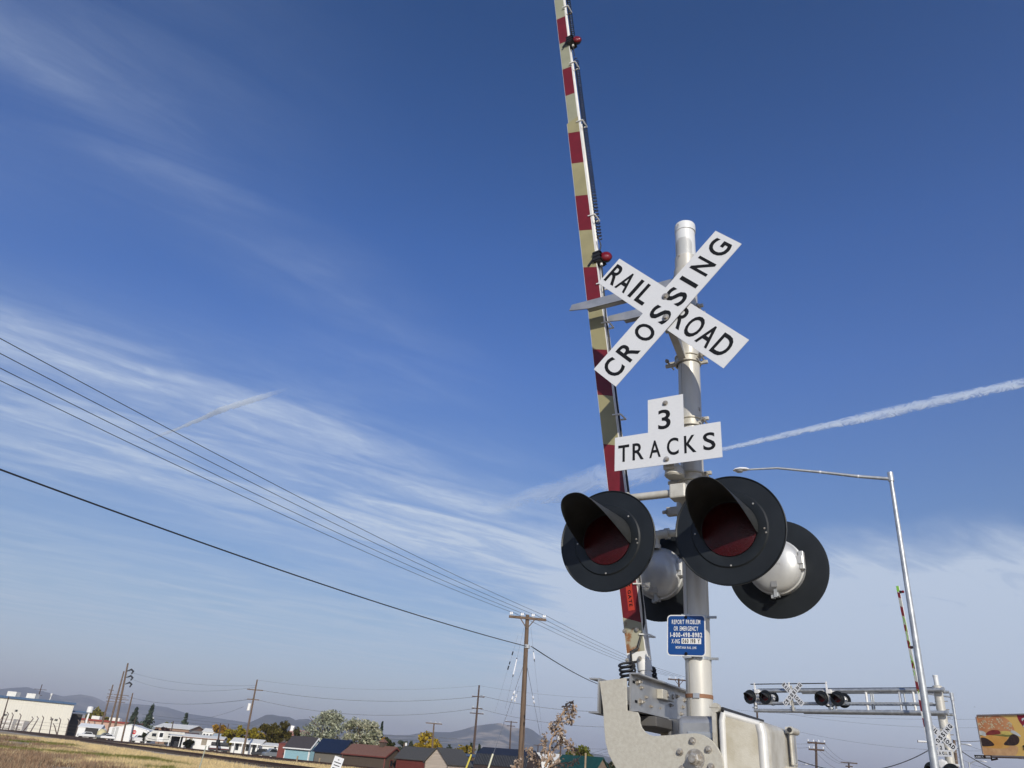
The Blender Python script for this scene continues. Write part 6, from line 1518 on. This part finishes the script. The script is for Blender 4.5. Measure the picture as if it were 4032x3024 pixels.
# ================================================================== DRY WEED
WD = 5.6
def c4w(x, y): return (1700 + x / 2.765, 2600 + y / 2.765)
rs = np.random.RandomState(12)
wroot = atD(2140, 3060, WD); wroot.z = 0
WE = empty('dry_weed', tuple(wroot)); tag(WE, 'tall dried weed with curled brown leaves left of the gate counterweight plate', 'weed')
M_stem = simple('dry_stem', (.44, .29, .18), .8, scale=12); M_leafd = mat('curled_dry_leaf', (.46, .37, .29), .9, 0, scale=30, col2=(.30, .22, .17), island=.45, transl=.25, spec=.1)
stems = [
    ([(1240, 1160), (1262, 1060), (1290, 950), (1310, 860), (1350, 760), (1390, 660), (1435, 560), (1462, 490), (1495, 448), (1525, 450), (1545, 500), (1560, 560), (1552, 630)], .0070, .7, 0),
    ([(1240, 1160), (1300, 1010), (1370, 920), (1430, 860), (1490, 870), (1530, 940), (1540, 1000)], .0045, 1.0, .1),
    ([(1255, 1120), (1225, 1000), (1225, 900), (1240, 820), (1265, 790)], .0035, 1.0, -.1),
    ([(1350, 760), (1310, 720), (1305, 690), (1330, 670), (1400, 640), (1470, 640)], .003, 1.0, .05),
    ([(1390, 660), (1370, 610), (1400, 600)], .003, .9, -.06), ([(1435, 560), (1480, 560), (1500, 600)], .003, 1.2, .05),
    ([(1545, 500), (1500, 540), (1480, 600), (1500, 650), (1530, 680)], .003, 1.0, .05),
    ([(1350, 790), (1420, 740), (1440, 720)], .003, .9, -.05), ([(1370, 920), (1420, 800), (1430, 760)], .003, 1.0, .08),
    ([(1180, 1200), (1130, 1080), (1080, 990), (1060, 950), (1100, 950)], .004, 1.0, .12),
    ([(1160, 1180), (1110, 1060), (1040, 990)], .003, .8, .1),
    ([(1260, 1180), (1420, 1120), (1520, 1110), (1570, 1080), (1620, 1060)], .0035, .7, -.12),
    ([(1250, 1180), (1360, 1110), (1440, 1130), (1450, 1160)], .003, .7, -.1),
    ([(1130, 1300), (1160, 1180), (1170, 1100)], .004, .8, .1),
    ([(880, 1300), (920, 1140), (960, 1080)], .003, .8, .2), ([(900, 1260), (905, 1120), (940, 1075)], .003, .6, .2),
    ([(1240, 1300), (1240, 1160)], .009, .8, 0), ([(1200, 1300), (1230, 1170), (1290, 1080), (1330, 1000)], .005, .9, .05),
    ([(1310, 1250), (1340, 1100), (1400, 1030)], .004, .8, .1),
]
LV = []
for L, r, dens_, off in stems:
    P_ = [atD(*c4w(x, y), WD + off) for x, y in L]
    Q = []
    for i in range(len(P_) - 1):
        for k in range(4): Q.append(P_[i].lerp(P_[i + 1], k / 4))
    Q.append(P_[-1]); Q = [q + Vector(rs.randn(3) * .004) for q in Q]
    mb = MB(); mb.tube(Q, [r * (1 - .65 * i / len(Q)) for i in range(len(Q))], 6); build('stem', mb, M_stem, WE, world=True, smooth=60)
    tot = sum((a - b).length for a, b in zip(Q, Q[1:]))
    for k in range(int(tot * 95 * dens_)):
        f = (.12 if r > .004 else 0) + rs.rand() * .88; i = min(len(Q) - 2, int(f * (len(Q) - 1))); c = Q[i].lerp(Q[i + 1], rs.rand())
        if r > .0045 and i < len(Q) * .35 and rs.rand() < .7: continue
        for q in range(rs.randint(2, 5)): LV.append((c + Vector((rs.randn() * .010, rs.randn() * .010, -.008 + rs.randn() * .011)), rs))
# base stems down to the ground
mb = MB(); b0 = atD(*c4w(1240, 1290), WD); mb.tube([b0, Vector((wroot.x, wroot.y, -.05))], .011, 7); mb.tube([atD(*c4w(1130, 1290), WD + .1), Vector((wroot.x, wroot.y, -.05))], .006, 6); mb.tube([atD(*c4w(880, 1295), WD + .2), Vector((wroot.x - .2, wroot.y, -.05))], .004, 6)
build('stem', mb, M_stem, WE, world=True)
mb = MB()
for c, _ in LV:
    u = Vector(rs.randn(3)).normalized(); u.z = -abs(u.z) * .9; u.normalize(); v = u.cross(Vector(rs.randn(3))).normalized(); w = u.cross(v); s = .012 + .018 * rs.rand()
    mb.add([c, c + u * s * .5 + v * s * .38 + w * s * .2, c + u * s * .5 - v * s * .38 + w * s * .2, c + u * s * 1.0 + w * s * .45, c + u * s * .7 + v * s * .1 + w * s * .5], [(0, 1, 4, 2), (1, 3, 4), (2, 4, 3)])
o = build('leaves', mb, M_leafd, WE, world=True); tag(o, kind='stuff')

# ================================================================== CONTRAILS (far above the haze)
def contrail(name, label, pts, alt, widths, seed, dens_=1.0):
    m_ = bpy.data.materials.new('ice_cloud_%d' % seed); m_.use_nodes = True; n = m_.node_tree.nodes; l = m_.node_tree.links; n.clear()
    out = n.new('ShaderNodeOutputMaterial'); df = n.new('ShaderNodeBsdfDiffuse'); df.inputs[0].default_value = (.74, .84, .98, 1); tr = n.new('ShaderNodeBsdfTranslucent'); tr.inputs[0].default_value = (.74, .84, .98, 1)
    ad = n.new('ShaderNodeMixShader'); ad.inputs[0].default_value = .12; l.new(df.outputs[0], ad.inputs[1]); l.new(tr.outputs[0], ad.inputs[2])
    asp = math.hypot(pts[-1][0] - pts[0][0], pts[-1][1] - pts[0][1]) / max(widths)
    tp = n.new('ShaderNodeBsdfTransparent'); mx = n.new('ShaderNodeMixShader'); l.new(tp.outputs[0], mx.inputs[1]); l.new(ad.outputs[0], mx.inputs[2])
    uv = n.new('ShaderNodeUVMap'); uv.uv_map = 'uv'; sp = n.new('ShaderNodeSeparateXYZ'); l.new(uv.outputs[0], sp.inputs[0])
    def mth(op, a, b=None, cl=False):
        q = n.new('ShaderNodeMath'); q.operation = op; q.use_clamp = cl
        for i, v in enumerate((a, b)):
            if v is None: continue
            if isinstance(v, (int, float)): q.inputs[i].default_value = v
            else: l.new(v, q.inputs[i])
        return q.outputs[0]
    mp = n.new('ShaderNodeMapping'); mp.inputs['Scale'].default_value = (asp * 1.1, 2.6, 1); mp.inputs['Location'].default_value = (seed * 3.3, 0, 0); l.new(uv.outputs[0], mp.inputs[0])
    nz = n.new('ShaderNodeTexNoise'); nz.noise_dimensions = '2D'; nz.inputs['Scale'].default_value = 1; nz.inputs['Detail'].default_value = 7; nz.inputs['Roughness'].default_value = .65; nz.inputs['Distortion'].default_value = .8; l.new(mp.outputs[0], nz.inputs[0])
    v = mth('ABSOLUTE', mth('SUBTRACT', mth('ADD', sp.outputs[1], mth('MULTIPLY', mth('SUBTRACT', nz.outputs[0], .5), .75)), .5))
    e = n.new('ShaderNodeMapRange'); e.interpolation_type = 'SMOOTHSTEP'; e.inputs['From Min'].default_value = .42; e.inputs['From Max'].default_value = .05; l.new(v, e.inputs[0])
    f = mth('MULTIPLY', e.outputs[0], mth('MULTIPLY', mth('ADD', nz.outputs[0], .15), dens_), True)
    # fade at both ends
    ea = n.new('ShaderNodeMapRange'); ea.interpolation_type = 'SMOOTHSTEP'; ea.inputs['From Max'].default_value = .22; l.new(sp.outputs[0], ea.inputs[0])
    eb = n.new('ShaderNodeMapRange'); eb.interpolation_type = 'SMOOTHSTEP'; eb.inputs['From Min'].default_value = 1; eb.inputs['From Max'].default_value = .72 if seed != 2 else .93; l.new(sp.outputs[0], eb.inputs[0])
    f = mth('MULTIPLY', mth('MULTIPLY', f, ea.outputs[0]), eb.outputs[0]); l.new(f, mx.inputs[0]); l.new(mx.outputs[0], out.inputs[0])
    # a shallow arched band of ice cloud, convex towards the ground
    P_ = []
    for (x, y) in pts: u = ray(x, y); P_.append(O + u * (alt / u.z))
    Q = []; Wd = []
    for i in range(len(P_) - 1):
        for k in range(8): Q.append(P_[i].lerp(P_[i + 1], k / 8)); Wd.append(widths[i] + (widths[i + 1] - widths[i]) * k / 8)
    Q.append(P_[-1]); Wd.append(widths[-1])
    vs, uvs, fs = [], [], []; nn = 10
    for i, q in enumerate(Q):
        d = (Q[min(i + 1, len(Q) - 1)] - Q[max(i - 1, 0)]).normalized(); sd = d.cross(Vector((0, 0, 1))).normalized()
        dist = q.length; w = Wd[i] / FPX * dist / 2
        vw = q.normalized(); sd2 = d.cross(vw).normalized()
        for j in range(nn + 1):
            a = (j / nn - .5) * math.pi * .9; vs.append(q + sd2 * math.sin(a) * w + vw * (math.cos(a) * w * -.25)); uvs.append((i / (len(Q) - 1), j / nn))
    c0 = P_[0].copy(); me = bpy.data.meshes.new(name); fs = [(i * (nn + 1) + j, i * (nn + 1) + j + 1, (i + 1) * (nn + 1) + j + 1, (i + 1) * (nn + 1) + j) for i in range(len(Q) - 1) for j in range(nn)]
    me.from_pydata([tuple(v_ - c0) for v_ in vs], [], fs); ul = me.uv_layers.new(name='uv')
    for lp in me.loops: ul.data[lp.index].uv = uvs[lp.vertex_index]
    me.polygons.foreach_set('use_smooth', [True] * len(me.polygons)); me.materials.append(m_)
    o = bpy.data.objects.new(name, me); COL.objects.link(o); o.location = c0; o.visible_shadow = True; tag(o, label, 'contrail', 'jet contrails'); return o
sund_dir = Vector(sund)
contrail('contrail', 'short bright contrail at the left crossing the thin power wires', [(540, 1748), (700, 1688), (800, 1646), (870, 1614), (1000, 1572), (1150, 1525)], 9000, [10, 14, 19, 28, 28, 16], 1, 2.3)
contrail('contrail', 'long ragged contrail right of the 3 TRACKS sign rising to the right edge', [(2700, 1800), (2900, 1757), (3200, 1688), (3500, 1624), (3800, 1556), (4100, 1492)], 9000, [12, 20, 31, 45, 42, 38], 2, 1.2)
contrail('contrail', 'faint wide contrail behind the left flasher and gate arm', [(1900, 2010), (2150, 1945), (2350, 1890), (2550, 1850), (2760, 1788)], 9000, [40, 90, 130, 120, 50], 3, .75)
